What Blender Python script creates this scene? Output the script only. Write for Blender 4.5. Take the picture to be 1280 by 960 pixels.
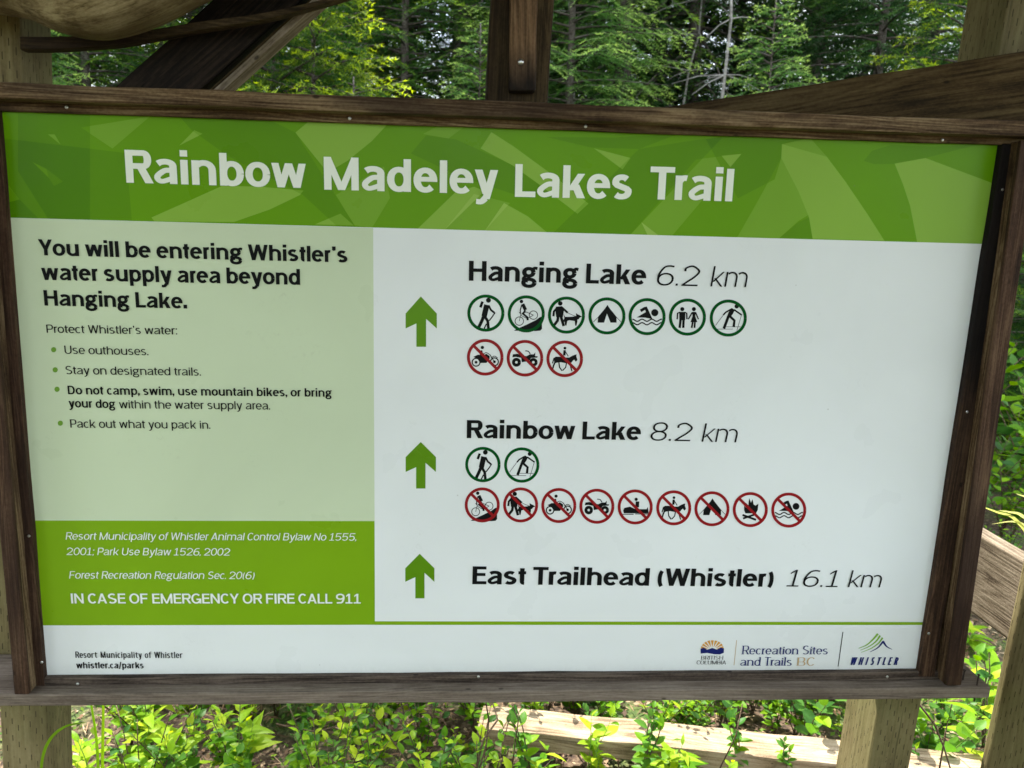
import bpy, bmesh, math, random
import numpy as np
from mathutils import Vector, Matrix, Euler
for _o in list(bpy.data.objects): bpy.data.objects.remove(_o)
SC = bpy.context.scene
COL = SC.collection
R_ = math.radians
# ---------------------------------------------------------------- camera (hand-held phone, tilted down a little)
RC = Matrix(((0.9976600815253026, -0.060937972435071736, 0.030998794273794386), (0.018379041650017476, -0.19767236285142686, -0.9800958360246006), (0.06585265794904191, 0.978372219801971, -0.19608984410420194)))
CAM = Vector((-0.0803332, -1.2659027, 1.57086298))
cam = bpy.data.cameras.new('camera'); cam_o = bpy.data.objects.new('camera', cam); COL.objects.link(cam_o)
_r = RC.transposed() @ Matrix(((1, 0, 0), (0, -1, 0), (0, 0, -1)))
cam_o.matrix_world = Matrix.Translation(CAM) @ _r.to_4x4()
cam.sensor_width = 36; cam.lens = 36*1000/1280; cam.clip_start = .02; cam.clip_end = 1000
cam.dof.use_dof = True; cam.dof.focus_distance = 1.35; cam.dof.aperture_fstop = 9
SC.camera = cam_o
# ---------------------------------------------------------------- sky, sun, exposure
SUN_EL, SUN_AZ = R_(57), R_(-22)          # azimuth from +Y towards +X
world = bpy.data.worlds.new('World'); SC.world = world; world.use_nodes = True
nt = world.node_tree; nt.nodes.clear()
sky = nt.nodes.new('ShaderNodeTexSky'); sky.sky_type = 'NISHITA'; sky.sun_disc = False
sky.sun_elevation = SUN_EL; sky.sun_rotation = SUN_AZ; sky.air_density = 1.0; sky.dust_density = 2.5; sky.ozone_density = .8
tc = nt.nodes.new('ShaderNodeTexCoord'); no = nt.nodes.new('ShaderNodeTexNoise'); no.inputs['Scale'].default_value = 2.6; no.inputs['Detail'].default_value = 6
cr = nt.nodes.new('ShaderNodeMapRange'); cr.inputs['From Min'].default_value = .34; cr.inputs['From Max'].default_value = .62; cr.clamp = True
mx = nt.nodes.new('ShaderNodeMix'); mx.data_type = 'RGBA'; mx.inputs['B'].default_value = (8.0, 8.5, 9.1, 1)
bg = nt.nodes.new('ShaderNodeBackground'); bg.inputs['Strength'].default_value = .11
ow = nt.nodes.new('ShaderNodeOutputWorld')
nt.links.new(tc.outputs['Generated'], no.inputs['Vector']); nt.links.new(no.outputs['Fac'], cr.inputs['Value'])
nt.links.new(cr.outputs['Result'], mx.inputs['Factor']); nt.links.new(sky.outputs['Color'], mx.inputs['A']); nt.links.new(mx.outputs['Result'], bg.inputs['Color'])
nt.links.new(bg.outputs['Background'], ow.inputs['Surface'])
sun = bpy.data.lights.new('sun', 'SUN'); sun.energy = 2.9; sun.angle = R_(.53); sun.color = (1, .95, .86)
sun_o = bpy.data.objects.new('sun', sun); COL.objects.link(sun_o)
SD = Vector((math.sin(SUN_AZ)*math.cos(SUN_EL), math.cos(SUN_AZ)*math.cos(SUN_EL), math.sin(SUN_EL)))
sun_o.rotation_euler = SD.to_track_quat('Z', 'Y').to_euler(); sun_o.location = (0, 0, 12)
SC.view_settings.view_transform = 'Standard'; SC.view_settings.look = 'None'; SC.view_settings.gamma = 1
SC.view_settings.use_curve_mapping = False; SC.view_settings.exposure = 2.38
SC.cycles.max_bounces = 8; SC.cycles.transparent_max_bounces = 12; SC.cycles.use_denoising = True
# ---------------------------------------------------------------- helpers
def P(px, py, Y):
    """the point of the vertical plane y = Y seen at photograph pixel (px, py)"""
    d = RC.transposed() @ Vector(((px-640)/1000, (py-480)/1000, 1)); return CAM+d*((Y-CAM.y)/d.y)
def PZ(px, py, Z):
    d = RC.transposed() @ Vector(((px-640)/1000, (py-480)/1000, 1)); return CAM+d*((Z-CAM.z)/d.z)
WM = {}
def place(o, parent=None, M=None):
    M = M or Matrix(); WM[o] = M.copy(); COL.objects.link(o)
    if parent: o.parent = parent; o.matrix_basis = WM[parent].inverted() @ M
    else: o.matrix_basis = M
    return o
def tag(o, label=None, cat=None, group=None, kind=None):
    for k, v in (('label', label), ('category', cat), ('group', group), ('kind', kind)):
        if v: o[k] = v
    return o
def empty(name, loc, label, cat, group=None, rz=0, parent=None, s=1):
    o = bpy.data.objects.new(name, None); o.empty_display_size = .1
    M = Matrix.Translation(Vector(loc)) @ Matrix.Rotation(rz, 4, 'Z') @ Matrix.Scale(s, 4)
    place(o, parent, M); return tag(o, label, cat, group)
def mobj(name, me, mat, parent=None, M=None, smooth=False):
    if mat and not len(me.materials): me.materials.append(mat)
    if smooth:
        for p in me.polygons: p.use_smooth = True
    return place(bpy.data.objects.new(name, me), parent, M)
def mesh_np(name, V, F, attr=None, smooth=False):
    """mesh from numpy arrays; F is (n,3) or (n,4)"""
    me = bpy.data.meshes.new(name); V = np.asarray(V, np.float32); F = np.asarray(F, np.int32); k = F.shape[1]
    me.vertices.add(len(V)); me.vertices.foreach_set('co', V.ravel())
    me.loops.add(F.size); me.loops.foreach_set('vertex_index', F.ravel())
    me.polygons.add(len(F)); me.polygons.foreach_set('loop_start', np.arange(0, F.size, k, dtype=np.int32)); me.polygons.foreach_set('loop_total', np.full(len(F), k, np.int32))
    if attr is not None:
        a = me.attributes.new('tip', 'FLOAT', 'POINT'); a.data.foreach_set('value', np.asarray(attr, np.float32))
    me.update(); me.validate()
    return me
def mesh_bm(name, bm):
    me = bpy.data.meshes.new(name); bm.normal_update(); bm.to_mesh(me); bm.free(); return me
def tube(bm, pts, rad, n=8, seed=0, wob=0, caps=True, squash=1):
    rnd = random.Random(seed); rings = []; up = Vector((0, 0, 1)); pts = [Vector(p) for p in pts]
    for i, p in enumerate(pts):
        t = (pts[min(i+1, len(pts)-1)]-pts[max(i-1, 0)]).normalized()
        a = t.cross(up if abs(t.dot(up)) < .95 else Vector((1, 0, 0))).normalized(); b = t.cross(a)
        r = rad[i] if hasattr(rad, '__len__') else rad
        rings.append([bm.verts.new(p+(a*math.cos(2*math.pi*k/n)+b*math.sin(2*math.pi*k/n)*squash)*r*(1+rnd.uniform(-wob, wob))) for k in range(n)])
    for A, B in zip(rings, rings[1:]):
        for k in range(n):
            f = bm.faces.new((A[k], A[(k+1) % n], B[(k+1) % n], B[k])); f.smooth = True
    if caps: bm.faces.new(rings[0][::-1]); bm.faces.new(rings[-1])
def box_bm(L, w, t, bev=.003, seg=1, jit=0, seed=0):
    """a plank along local X from 0 to L, width w along Y, thickness t along Z, centred"""
    bm = bmesh.new(); rnd = random.Random(seed); rings = []
    for i in range(seg+1):
        x = L*i/seg; j = lambda: rnd.uniform(-jit, jit)
        dy, dz = j(), j()
        rings.append([bm.verts.new((x, sy*w/2+dy+j()*.5, sz*t/2+dz+j()*.5)) for sy, sz in ((-1, -1), (1, -1), (1, 1), (-1, 1))])
    for A, B in zip(rings, rings[1:]):
        for k in range(4): bm.faces.new((A[k], B[k], B[(k+1) % 4], A[(k+1) % 4]))
    bm.faces.new(rings[0]); bm.faces.new(rings[-1][::-1])
    bmesh.ops.recalc_face_normals(bm, faces=bm.faces)
    if bev:
        es = [e for e in bm.edges if len(e.link_faces) == 2 and e.calc_face_angle(0) > .8]
        bmesh.ops.bevel(bm, geom=es, offset=bev, segments=2, profile=.6, affect='EDGES')
    return bm
def timber(name, p0, p1, wdir, w, t, mat, parent=None, bev=.003, seg=None, jit=.0008, seed=0, label=None):
    """timber from p0 to p1 (its axis), width w along wdir, thickness t across"""
    p0, p1 = Vector(p0), Vector(p1); X = (p1-p0); L = X.length; X.normalize()
    Y = Vector(wdir); Y = (Y-X*Y.dot(X)).normalized(); Z = X.cross(Y)
    M = Matrix.Translation(p0) @ Matrix((X, Y, Z)).transposed().to_4x4()
    o = mobj(name, mesh_bm(name, box_bm(L, w, t, bev, seg or max(2, int(L/.09)), jit, seed)), mat, parent, M)
    if label: o['label'] = label
    return o
# ---------------------------------------------------------------- materials
def new_mat(name):
    m = bpy.data.materials.new(name); m.use_nodes = True; N = m.node_tree.nodes; L = m.node_tree.links
    return m, N, L, N['Principled BSDF']
def ramp(N, stops):
    r = N.new('ShaderNodeValToRGB'); el = r.color_ramp.elements
    while len(el) < len(stops): el.new(.5)
    for e, (p, c) in zip(el, stops): e.position = p; e.color = (*c, 1)
    return r
def plain(name, col, rough=.5, metal=0, spec=.5):
    m, N, L, b = new_mat(name); b.inputs['Base Color'].default_value = (*col, 1); b.inputs['Roughness'].default_value = rough
    b.inputs['Metallic'].default_value = metal; b.inputs['Specular IOR Level'].default_value = spec; return m
def math_n(N, L, op, a, b=None, c=None):
    n = N.new('ShaderNodeMath'); n.operation = op
    for i, v in enumerate((a, b, c)):
        if v is None: continue
        if isinstance(v, (int, float)): n.inputs[i].default_value = v
        else: L.new(v, n.inputs[i])
    return n.outputs[0]
def wood(name, dark, mid, light, ring=30, incised=False, rough=.8, stain=0, stain_col=(.02, .01, .006), knots=True, green=0, grad=None, amp=1.4):
    """timber with long grain along local X, cracks, knots, stains and, if incised, rows of slits"""
    m, N, L, b = new_mat(name)
    tc = N.new('ShaderNodeTexCoord'); oi = N.new('ShaderNodeObjectInfo')
    ad = N.new('ShaderNodeVectorMath'); ad.operation = 'MULTIPLY_ADD'; ad.inputs[1].default_value = (1, 1, 1)
    cx = N.new('ShaderNodeCombineXYZ'); L.new(math_n(N, L, 'MULTIPLY', oi.outputs['Random'], 17), cx.inputs[0]); L.new(math_n(N, L, 'MULTIPLY', oi.outputs['Random'], 5), cx.inputs[1])
    L.new(tc.outputs['Object'], ad.inputs[0]); L.new(cx.outputs[0], ad.inputs[2])
    def noise(sx, sy, detail=4, rough_=.6, dist=0, src=None):
        mp = N.new('ShaderNodeMapping'); mp.inputs['Scale'].default_value = (sx, sy, sy); L.new(src or ad.outputs[0], mp.inputs[0])
        n = N.new('ShaderNodeTexNoise'); n.inputs['Scale'].default_value = 1; n.inputs['Detail'].default_value = detail; n.inputs['Roughness'].default_value = rough_; n.inputs['Distortion'].default_value = dist
        L.new(mp.outputs[0], n.inputs['Vector']); return n.outputs['Fac']
    g1 = noise(.9, ring*.38, 3, .5, .5); g2 = noise(5, ring*11, 6, .7); g3 = noise(5, 12, 5, .65); cr_ = noise(1.6, ring*3.4, 4, .6, .2); g4 = noise(160, 260, 2, .6)
    w1 = math_n(N, L, 'SINE', math_n(N, L, 'MULTIPLY', g1, 150))
    s = math_n(N, L, 'MULTIPLY_ADD', w1, .055, math_n(N, L, 'ADD', math_n(N, L, 'MULTIPLY', g2, .8), math_n(N, L, 'MULTIPLY', g3, .6)))
    s = math_n(N, L, 'ADD', s, math_n(N, L, 'MULTIPLY', math_n(N, L, 'SUBTRACT', g4, .5), .22)); s = math_n(N, L, 'MULTIPLY_ADD', math_n(N, L, 'SUBTRACT', s, .7), amp, .52)
    r = ramp(N, [(.28, dark), (.52, mid), (.8, light)]); L.new(s, r.inputs[0]); col = r.outputs[0]
    def mixc(fac, c2, col):
        mx = N.new('ShaderNodeMix'); mx.data_type = 'RGBA'
        if isinstance(fac, (int, float)): mx.inputs['Factor'].default_value = fac
        else: L.new(fac, mx.inputs['Factor'])
        L.new(col, mx.inputs['A']); mx.inputs['B'].default_value = (*c2, 1); return mx.outputs['Result']
    mr = N.new('ShaderNodeMapRange'); mr.inputs['From Min'].default_value = .64; mr.inputs['From Max'].default_value = .72; L.new(cr_, mr.inputs['Value'])
    crack = math_n(N, L, 'MULTIPLY', mr.outputs[0], .8); col = mixc(crack, tuple(v*.25 for v in dark), col)
    if knots:
        mp = N.new('ShaderNodeMapping'); mp.inputs['Scale'].default_value = (3.1, 6, 6); L.new(ad.outputs[0], mp.inputs[0])
        vo = N.new('ShaderNodeTexVoronoi'); L.new(mp.outputs[0], vo.inputs['Vector'])
        k = N.new('ShaderNodeMapRange'); k.inputs['From Min'].default_value = .10; k.inputs['From Max'].default_value = .05; L.new(vo.outputs['Distance'], k.inputs['Value'])
        col = mixc(math_n(N, L, 'MULTIPLY', k.outputs[0], .8), tuple(v*.35 for v in dark), col)
    if stain:
        k = N.new('ShaderNodeMapRange'); k.inputs['From Min'].default_value = .62-stain*.4; k.inputs['From Max'].default_value = .75-stain*.3; L.new(noise(2.2, 9, 4, .6, .5), k.inputs['Value'])
        col = mixc(math_n(N, L, 'MULTIPLY', k.outputs[0], .75), stain_col, col)
    if green:
        k = N.new('ShaderNodeMapRange'); k.inputs['From Min'].default_value = .45; k.inputs['From Max'].default_value = .7; L.new(noise(4, 4, 3), k.inputs['Value'])
        col = mixc(math_n(N, L, 'MULTIPLY', k.outputs[0], green), (.12, .14, .045), col)
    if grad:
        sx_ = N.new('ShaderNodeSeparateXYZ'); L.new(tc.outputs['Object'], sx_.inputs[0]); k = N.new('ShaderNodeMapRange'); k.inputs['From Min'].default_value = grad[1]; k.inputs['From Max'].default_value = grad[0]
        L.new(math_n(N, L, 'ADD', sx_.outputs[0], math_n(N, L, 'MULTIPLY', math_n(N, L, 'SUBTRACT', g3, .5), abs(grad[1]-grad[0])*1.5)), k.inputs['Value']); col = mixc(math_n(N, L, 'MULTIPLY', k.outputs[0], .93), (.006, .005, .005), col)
    h = math_n(N, L, 'SUBTRACT', s, math_n(N, L, 'MULTIPLY', crack, 1.5))
    if incised:
        sp = N.new('ShaderNodeSeparateXYZ'); L.new(tc.outputs['Object'], sp.inputs[0]); nr = N.new('ShaderNodeSeparateXYZ')
        yz = math_n(N, L, 'ADD', sp.outputs[1], sp.outputs[2])
        row = math_n(N, L, 'FLOOR', math_n(N, L, 'MULTIPLY', yz, 1/.0105)); u = math_n(N, L, 'FRACT', math_n(N, L, 'MULTIPLY', yz, 1/.0105))
        off = math_n(N, L, 'FRACT', math_n(N, L, 'MULTIPLY', row, .382)); v = math_n(N, L, 'FRACT', math_n(N, L, 'ADD', math_n(N, L, 'MULTIPLY', sp.outputs[0], 1/.034), off))
        a = math_n(N, L, 'LESS_THAN', math_n(N, L, 'ABSOLUTE', math_n(N, L, 'SUBTRACT', u, .5)), .075); c = math_n(N, L, 'LESS_THAN', math_n(N, L, 'ABSOLUTE', math_n(N, L, 'SUBTRACT', v, .5)), .17)
        sl = math_n(N, L, 'MULTIPLY', math_n(N, L, 'MULTIPLY', a, c), math_n(N, L, 'GREATER_THAN', noise(30, 60, 1), .4))
        col = mixc(math_n(N, L, 'MULTIPLY', sl, .92), tuple(v*.35 for v in dark), col); h = math_n(N, L, 'SUBTRACT', h, sl)
    L.new(col, b.inputs['Base Color']); b.inputs['Roughness'].default_value = rough; b.inputs['Specular IOR Level'].default_value = .2
    bp = N.new('ShaderNodeBump'); bp.inputs['Strength'].default_value = .55; bp.inputs['Distance'].default_value = .0025; L.new(h, bp.inputs['Height']); L.new(bp.outputs[0], b.inputs['Normal'])
    return m
def leafy(name, dark, light, trans=.45, rough=.5, attr=False, var=.5, spec=.12):
    """leaf: colour by leaf age (attribute) or by object, a share of light let through"""
    m, N, L, b = new_mat(name); out = N['Material Output']
    mx = N.new('ShaderNodeMix'); mx.data_type = 'RGBA'; mx.inputs['A'].default_value = (*dark, 1); mx.inputs['B'].default_value = (*light, 1)
    if attr:
        at = N.new('ShaderNodeAttribute'); at.attribute_name = 'tip'; L.new(at.outputs['Fac'], mx.inputs['Factor'])
    else:
        oi = N.new('ShaderNodeObjectInfo'); L.new(oi.outputs['Random'], mx.inputs['Factor'])
    tc = N.new('ShaderNodeTexCoord'); no = N.new('ShaderNodeTexNoise'); no.inputs['Scale'].default_value = 3.5 if attr else 40; L.new(tc.outputs['Object'], no.inputs['Vector'])
    hv = N.new('ShaderNodeHueSaturation'); L.new(mx.outputs['Result'], hv.inputs['Color']); L.new(math_n(N, L, 'MULTIPLY_ADD', no.outputs['Fac'], var*2, 1-var), hv.inputs['Value'])
    L.new(hv.outputs[0], b.inputs['Base Color']); b.inputs['Roughness'].default_value = rough; b.inputs['Specular IOR Level'].default_value = spec
    t = N.new('ShaderNodeBsdfTranslucent'); h2 = N.new('ShaderNodeHueSaturation'); h2.inputs['Value'].default_value = 1.5; h2.inputs['Saturation'].default_value = 1.1; h2.inputs['Hue'].default_value = .485
    L.new(hv.outputs[0], h2.inputs['Color']); L.new(h2.outputs[0], t.inputs['Color'])
    ms = N.new('ShaderNodeMixShader'); ms.inputs[0].default_value = trans; L.new(b.outputs[0], ms.inputs[1]); L.new(t.outputs[0], ms.inputs[2]); L.new(ms.outputs[0], out.inputs['Surface'])
    return m
MW = dict(
    rail=wood('weathered_brown_timber', (.028, .014, .006), (.115, .07, .034), (.28, .20, .11), 34, stain=.35),
    sill=wood('weathered_grey_timber', (.085, .064, .048), (.165, .132, .103), (.26, .215, .172), 36, stain=.2, stain_col=(.05, .034, .024), amp=1.2),
    stile=wood('stained_brown_timber', (.018, .009, .005), (.06, .03, .016), (.13, .078, .044), 34, stain=.5),
    stop_dark=wood('dark_topped_timber', (.014, .007, .004), (.045, .023, .012), (.11, .062, .034), 34, grad=(.30, .62)),  # near black towards the top end, brown below
    sill_dark=wood('dark_grey_stop_timber', (.02, .014, .010), (.06, .044, .034), (.13, .10, .078), 40, amp=1.9),
    post=wood('incised_treated_timber', (.115, .088, .040), (.185, .150, .070), (.25, .21, .105), 14, amp=1.1, incised=True, knots=False, green=.35, stain=.3, stain_col=(.085, .06, .03)),
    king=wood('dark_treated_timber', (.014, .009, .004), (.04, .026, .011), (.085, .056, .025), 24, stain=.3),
    strip=wood('reddish_timber_strip', (.08, .045, .022), (.17, .10, .052), (.26, .165, .09), 26, stain=.1, grad=(.012, .07)),
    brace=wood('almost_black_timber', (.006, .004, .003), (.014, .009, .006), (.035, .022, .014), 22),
    beam=wood('dull_brown_timber', (.02, .012, .004), (.07, .043, .016), (.13, .09, .038), 16, stain=.2),
    log=wood('peeled_log_wood', (.07, .05, .025), (.24, .19, .10), (.40, .34, .20), 9, amp=1.9, stain=.45, stain_col=(.10, .07, .035), knots=False, rough=.7),
    handrail=wood('silvery_handrail_timber', (.07, .05, .033), (.19, .15, .105), (.33, .275, .205), 20),
    plank=wood('sun_bleached_plank', (.13, .09, .055), (.30, .22, .14), (.44, .35, .25), 14, green=.1),
    bark=wood('conifer_bark', (.02, .016, .012), (.075, .062, .05), (.16, .145, .125), 12, rough=.95, knots=False),
    dead=wood('bare_grey_wood', (.12, .11, .10), (.25, .235, .21), (.4, .38, .35), 20, knots=False))
# ---------------------------------------------------------------- stroke lettering (outlines drawn by code)
import math
from mathutils import Vector as V2, geometry as G2
def lerp(a, b, t): return a + (b - a) * t
def arc_pts(x0, y0, x1, y1, a0, a1, S, T, n=None, e=2.1):
    """centre line of an oval inside the outer box, stroke S wide at the sides and T at top and bottom"""
    cx, cy, rx, ry = (x0+x1)/2, (y0+y1)/2, (x1-x0-S)/2, (y1-y0-T)/2
    n = n or max(4, int(abs(a1-a0)/13))
    out = []
    for i in range(n+1):
        a = math.radians(a0+(a1-a0)*i/n); c, s = math.cos(a), math.sin(a)
        out.append((cx+rx*math.copysign(abs(c)**(2/e), c), cy+ry*math.copysign(abs(s)**(2/e), s)))
    return out
def catmull(p, n=6):
    q = [tuple(2*p[0][k]-p[1][k] for k in (0,1))]+list(p)+[tuple(2*p[-1][k]-p[-2][k] for k in (0,1))]
    out = []
    for i in range(1, len(q)-2):
        for j in range(n):
            t = j/n
            out.append(tuple(.5*(2*q[i][k]+(q[i+1][k]-q[i-1][k])*t+(2*q[i-1][k]-5*q[i][k]+4*q[i+1][k]-q[i+2][k])*t*t+(3*q[i][k]-q[i-1][k]-3*q[i+1][k]+q[i+2][k])*t**3) for k in (0,1)))
    out.append(p[-1]); return out
def ribbon(pts, S, T, taper=(1, 1)):
    """quads along a centre line; the width follows the direction: S for upright, T for level"""
    L, R, n = [], [], len(pts)
    for i, (x, y) in enumerate(pts):
        a, b = pts[max(i-1, 0)], pts[min(i+1, n-1)]
        dx, dy = b[0]-a[0], b[1]-a[1]; d = math.hypot(dx, dy) or 1e-9; dx /= d; dy /= d
        w = math.hypot(S*dy, T*dx)/2*lerp(taper[0], taper[1], i/max(1, n-1))
        L.append((x-dy*w, y+dx*w)); R.append((x+dy*w, y-dx*w))
    return [[L[i], R[i], R[i+1], L[i+1]] for i in range(n-1)]
def union(polys):
    """many overlapping outlines -> one flat triangulated sheet"""
    vs, fs = [], []
    for p in [q for p in polys for q in ([p[:3], [p[0], p[2], p[3]]] if len(p) == 4 else [p])]:
        ar = sum(p[i][0]*p[(i+1) % len(p)][1]-p[(i+1) % len(p)][0]*p[i][1] for i in range(len(p)))
        if abs(ar) < 1e-9: continue
        if ar < 0: p = p[::-1]
        fs.append(list(range(len(vs), len(vs)+len(p)))); vs += [V2((round(a[0], 4), round(a[1], 4))) for a in p]
    ov, _e, of, _v, _d, src = G2.delaunay_2d_cdt(vs, [], fs, 0, 1e-4)
    ps = [[(vs[i].x, vs[i].y) for i in f] for f in fs]; bb = [(min(q[0] for q in p), max(q[0] for q in p), min(q[1] for q in p), max(q[1] for q in p)) for p in ps]
    def inside(x, y):
        for p, (a0, a1, b0, b1) in zip(ps, bb):
            if a0 <= x <= a1 and b0 <= y <= b1:
                c = False; j = len(p)-1
                for i in range(len(p)):
                    if (p[i][1] > y) != (p[j][1] > y) and x < (p[j][0]-p[i][0])*(y-p[i][1])/(p[j][1]-p[i][1])+p[i][0]: c = not c
                    j = i
                if c: return True
        return False
    return [(v.x, v.y) for v in ov], [tuple(f) for f in of if inside(sum(ov[i].x for i in f)/len(f), sum(ov[i].y for i in f)/len(f))]
class Face:
    def __init__(s, S, T, X=.73, serif=0, k=1): s.S, s.T, s.X, s.serif, s.k, s.cache = S, T, X, serif, k, {}
    def glyph(s, ch):
        if ch not in s.cache:
            P, w = s.draw(ch); s.cache[ch] = (union(P) if P else ([], []), w)
        return s.cache[ch]
    def draw(f, c):
        S, T, X, k = f.S, f.T, f.X, f.k; P = []; b = (S-.085)*.62
        def poly(*p): P.append(list(p))
        def rect(x0, y0, x1, y1): poly((x0, y0), (x1, y0), (x1, y1), (x0, y1))
        def st(x, y0, y1, lo=1, hi=1):
            rect(x, y0, x+S, y1)
            if f.serif:
                e = f.serif
                if lo: rect(x-e, y0, x+S+e, y0+T*.8)
                if hi: rect(x-e, y1-T*.8, x+S*.9+(e if y1 >= .99 and c.isupper() else 0), y1)
        def hb(x0, x1, y, m=1): rect(x0, y, x1, y+T*m)
        def ell(x0, y0, x1, y1, a0=0, a1=360, tp=(1, 1)): P.extend(ribbon(arc_pts(x0, y0, x1, y1, a0, a1, S, T), S, T, tp))
        def cur(*p, tp=(1, 1), m=1): P.extend(ribbon(catmull(list(p)), S*m, T*m, tp))
        def dg(x0, y0, x1, y1, w=None):
            w = w or S*1.06; poly((x0, y0), (x0+w, y0), (x1+w, y1), (x1, y1))
            if f.serif:
                for (x, y) in ((x0, y0), (x1, y1)):
                    if abs(y) < .01 or y >= X-.01: rect(x-f.serif*.7, y if y < .1 else y-T*.8, x+w+f.serif*.7, y+T*.8 if y < .1 else y)
        W = (.52+b)*k
        if c == 'a':
            W = (.5+b)*k; y0 = X*.42; st(W-S, 0, (X+y0)/2+.03, 1, 0); ell(.01, y0, W, X+.012, 152, 0)
            cur((W-S*.6, X*.56), (W*.47, X*.53), (S*.5, X*.28), (W*.34, T*.5-.012), (W-S*.55, X*.24), tp=(.9, .8))
        elif c == 'b': ell(0, -.012, W, X+.012); st(0, 0, 1, 0)
        elif c == 'c': W *= .95; ell(0, -.012, W, X+.012, 48, 312); W *= .94
        elif c == 'd': ell(0, -.012, W, X+.012); st(W-S, 0, 1)
        elif c == 'e': ell(0, -.012, W, X+.012, 0, 318); hb(S*.4, W-S*.3, X*.44, .85); rect(W-S, X*.44, W, X*.52)
        elif c == 'f': W = .33+b*.9; x = .09; r = .3; st(x, 0, 1-r*.55, 1, 0); ell(x, 1-r*1.1, x+r*1.5+S*.5, 1.01, 180, 82); hb(0, W, X-T); W -= .0
        elif c == 'g':
            W = (.54+b)*k; ell(.03, X-.5-b*.3, W-.07, X+.012); cur((W-.2, X-.1), (W-.1, X-.04), (W+.02, X-T*.4), m=.85)
            cur((.22, X-.46-b*.3), (.1+S*.2, .17), (.13+S*.2, .09), (.3+S*.2, .06)); ell(0, -.3, W, .06+T)
        elif c in 'nh': y0 = X-.62; ell(0, y0, W, X+.012, 135, 0); st(W-S, 0, (y0+X)/2+.03, 1, 0); st(0, 0, X if c == 'n' else 1)
        elif c == 'm':
            y0 = X-.6; w = W*.94; st(0, 0, X)
            for o in (0, w-S): ell(o, y0, o+w, X+.012, 135, 0); st(o+w-S, 0, (y0+X)/2+.03, 1, 0)
            W = 2*w-S
        elif c == 'r': W = .33+b*.9; st(0, 0, X); ell(0, X-.6, W*1.5, X+.014, 140, 72)
        elif c == 'u': ell(0, -.012, W, .61, 180, 335); st(0, .27, X, 0); st(W-S, 0, X)
        elif c in 'il':
            W = S
            st(0, 0, X if c == 'i' else 1)
            if c == 'i': rect(0, X+.1, S, X+.1+max(S*.8, .12))
        elif c == 'k': W = (.5+b*1.1)*k; st(0, 0, 1); dg(W-S*1.15, X, S*.6, X*.32, S*1.0); dg(W-S*1.2, 0, S+.03, X*.56, S*1.15)
        elif c == 'o': W = (.54+b)*k; ell(0, -.012, W, X+.012)
        elif c == 'p': ell(0, -.012, W, X+.012); st(0, -.27, X)
        elif c in 'sS':
            h = X if c == 's' else 1; W = ((.45 if c == 's' else .56)+b)*k; o = .012
            P.extend(ribbon(arc_pts(.02, h*.47-T/2, W-.02, h+o, 36, 205, S, T)+arc_pts(0, -o, W, h*.53+T/2, 25, -144, S, T), S, T))
        elif c == 't': W = .32+b*.9; x = .08; st(x, .2, X+.17, 0, 0); ell(x, -.012, x+.42+S*.2, .42, 180, 275); hb(0, W, X-T)
        elif c == 'v': dg(0, X, W/2-S*.5, 0); dg(W-S, X, W/2-S*.5, 0)
        elif c == 'y': W = (.5+b)*k; dg(0, X, W/2-S*.45, 0); dg(W-S, X, W*.34, -.16); cur((W*.34+S*.5, -.12), (W*.3, -.24), (.06, -.27+T*.2), tp=(1, .9))
        elif c in 'wW':
            h = X if c == 'w' else 1; W = ((.74 if c == 'w' else .88)+b*1.5)*k; s = S*.98
            dg(0, h, W*.27-s/2, 0, s); dg(W/2-s/2, h, W*.27-s/2, 0, s); dg(W/2-s/2, h, W*.73-s/2, 0, s); dg(W-s, h, W*.73-s/2, 0, s)
        elif c == 'R' or c == 'P' or c == 'B':
            W = (.56+b)*k; st(0, 0, 1); ym = .43 if c != 'P' else .38; xr = W-(.04 if c == 'B' else .0)
            hb(S*.5, xr-.25, 1-T); hb(S*.5, xr-.25, ym); ell(xr-.5-b*.4, ym, xr, 1, -92, 92)
            if c == 'R': dg(W-S*.95, 0, W*.5-S*.35, ym+T*.5, S*1.12)
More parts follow.
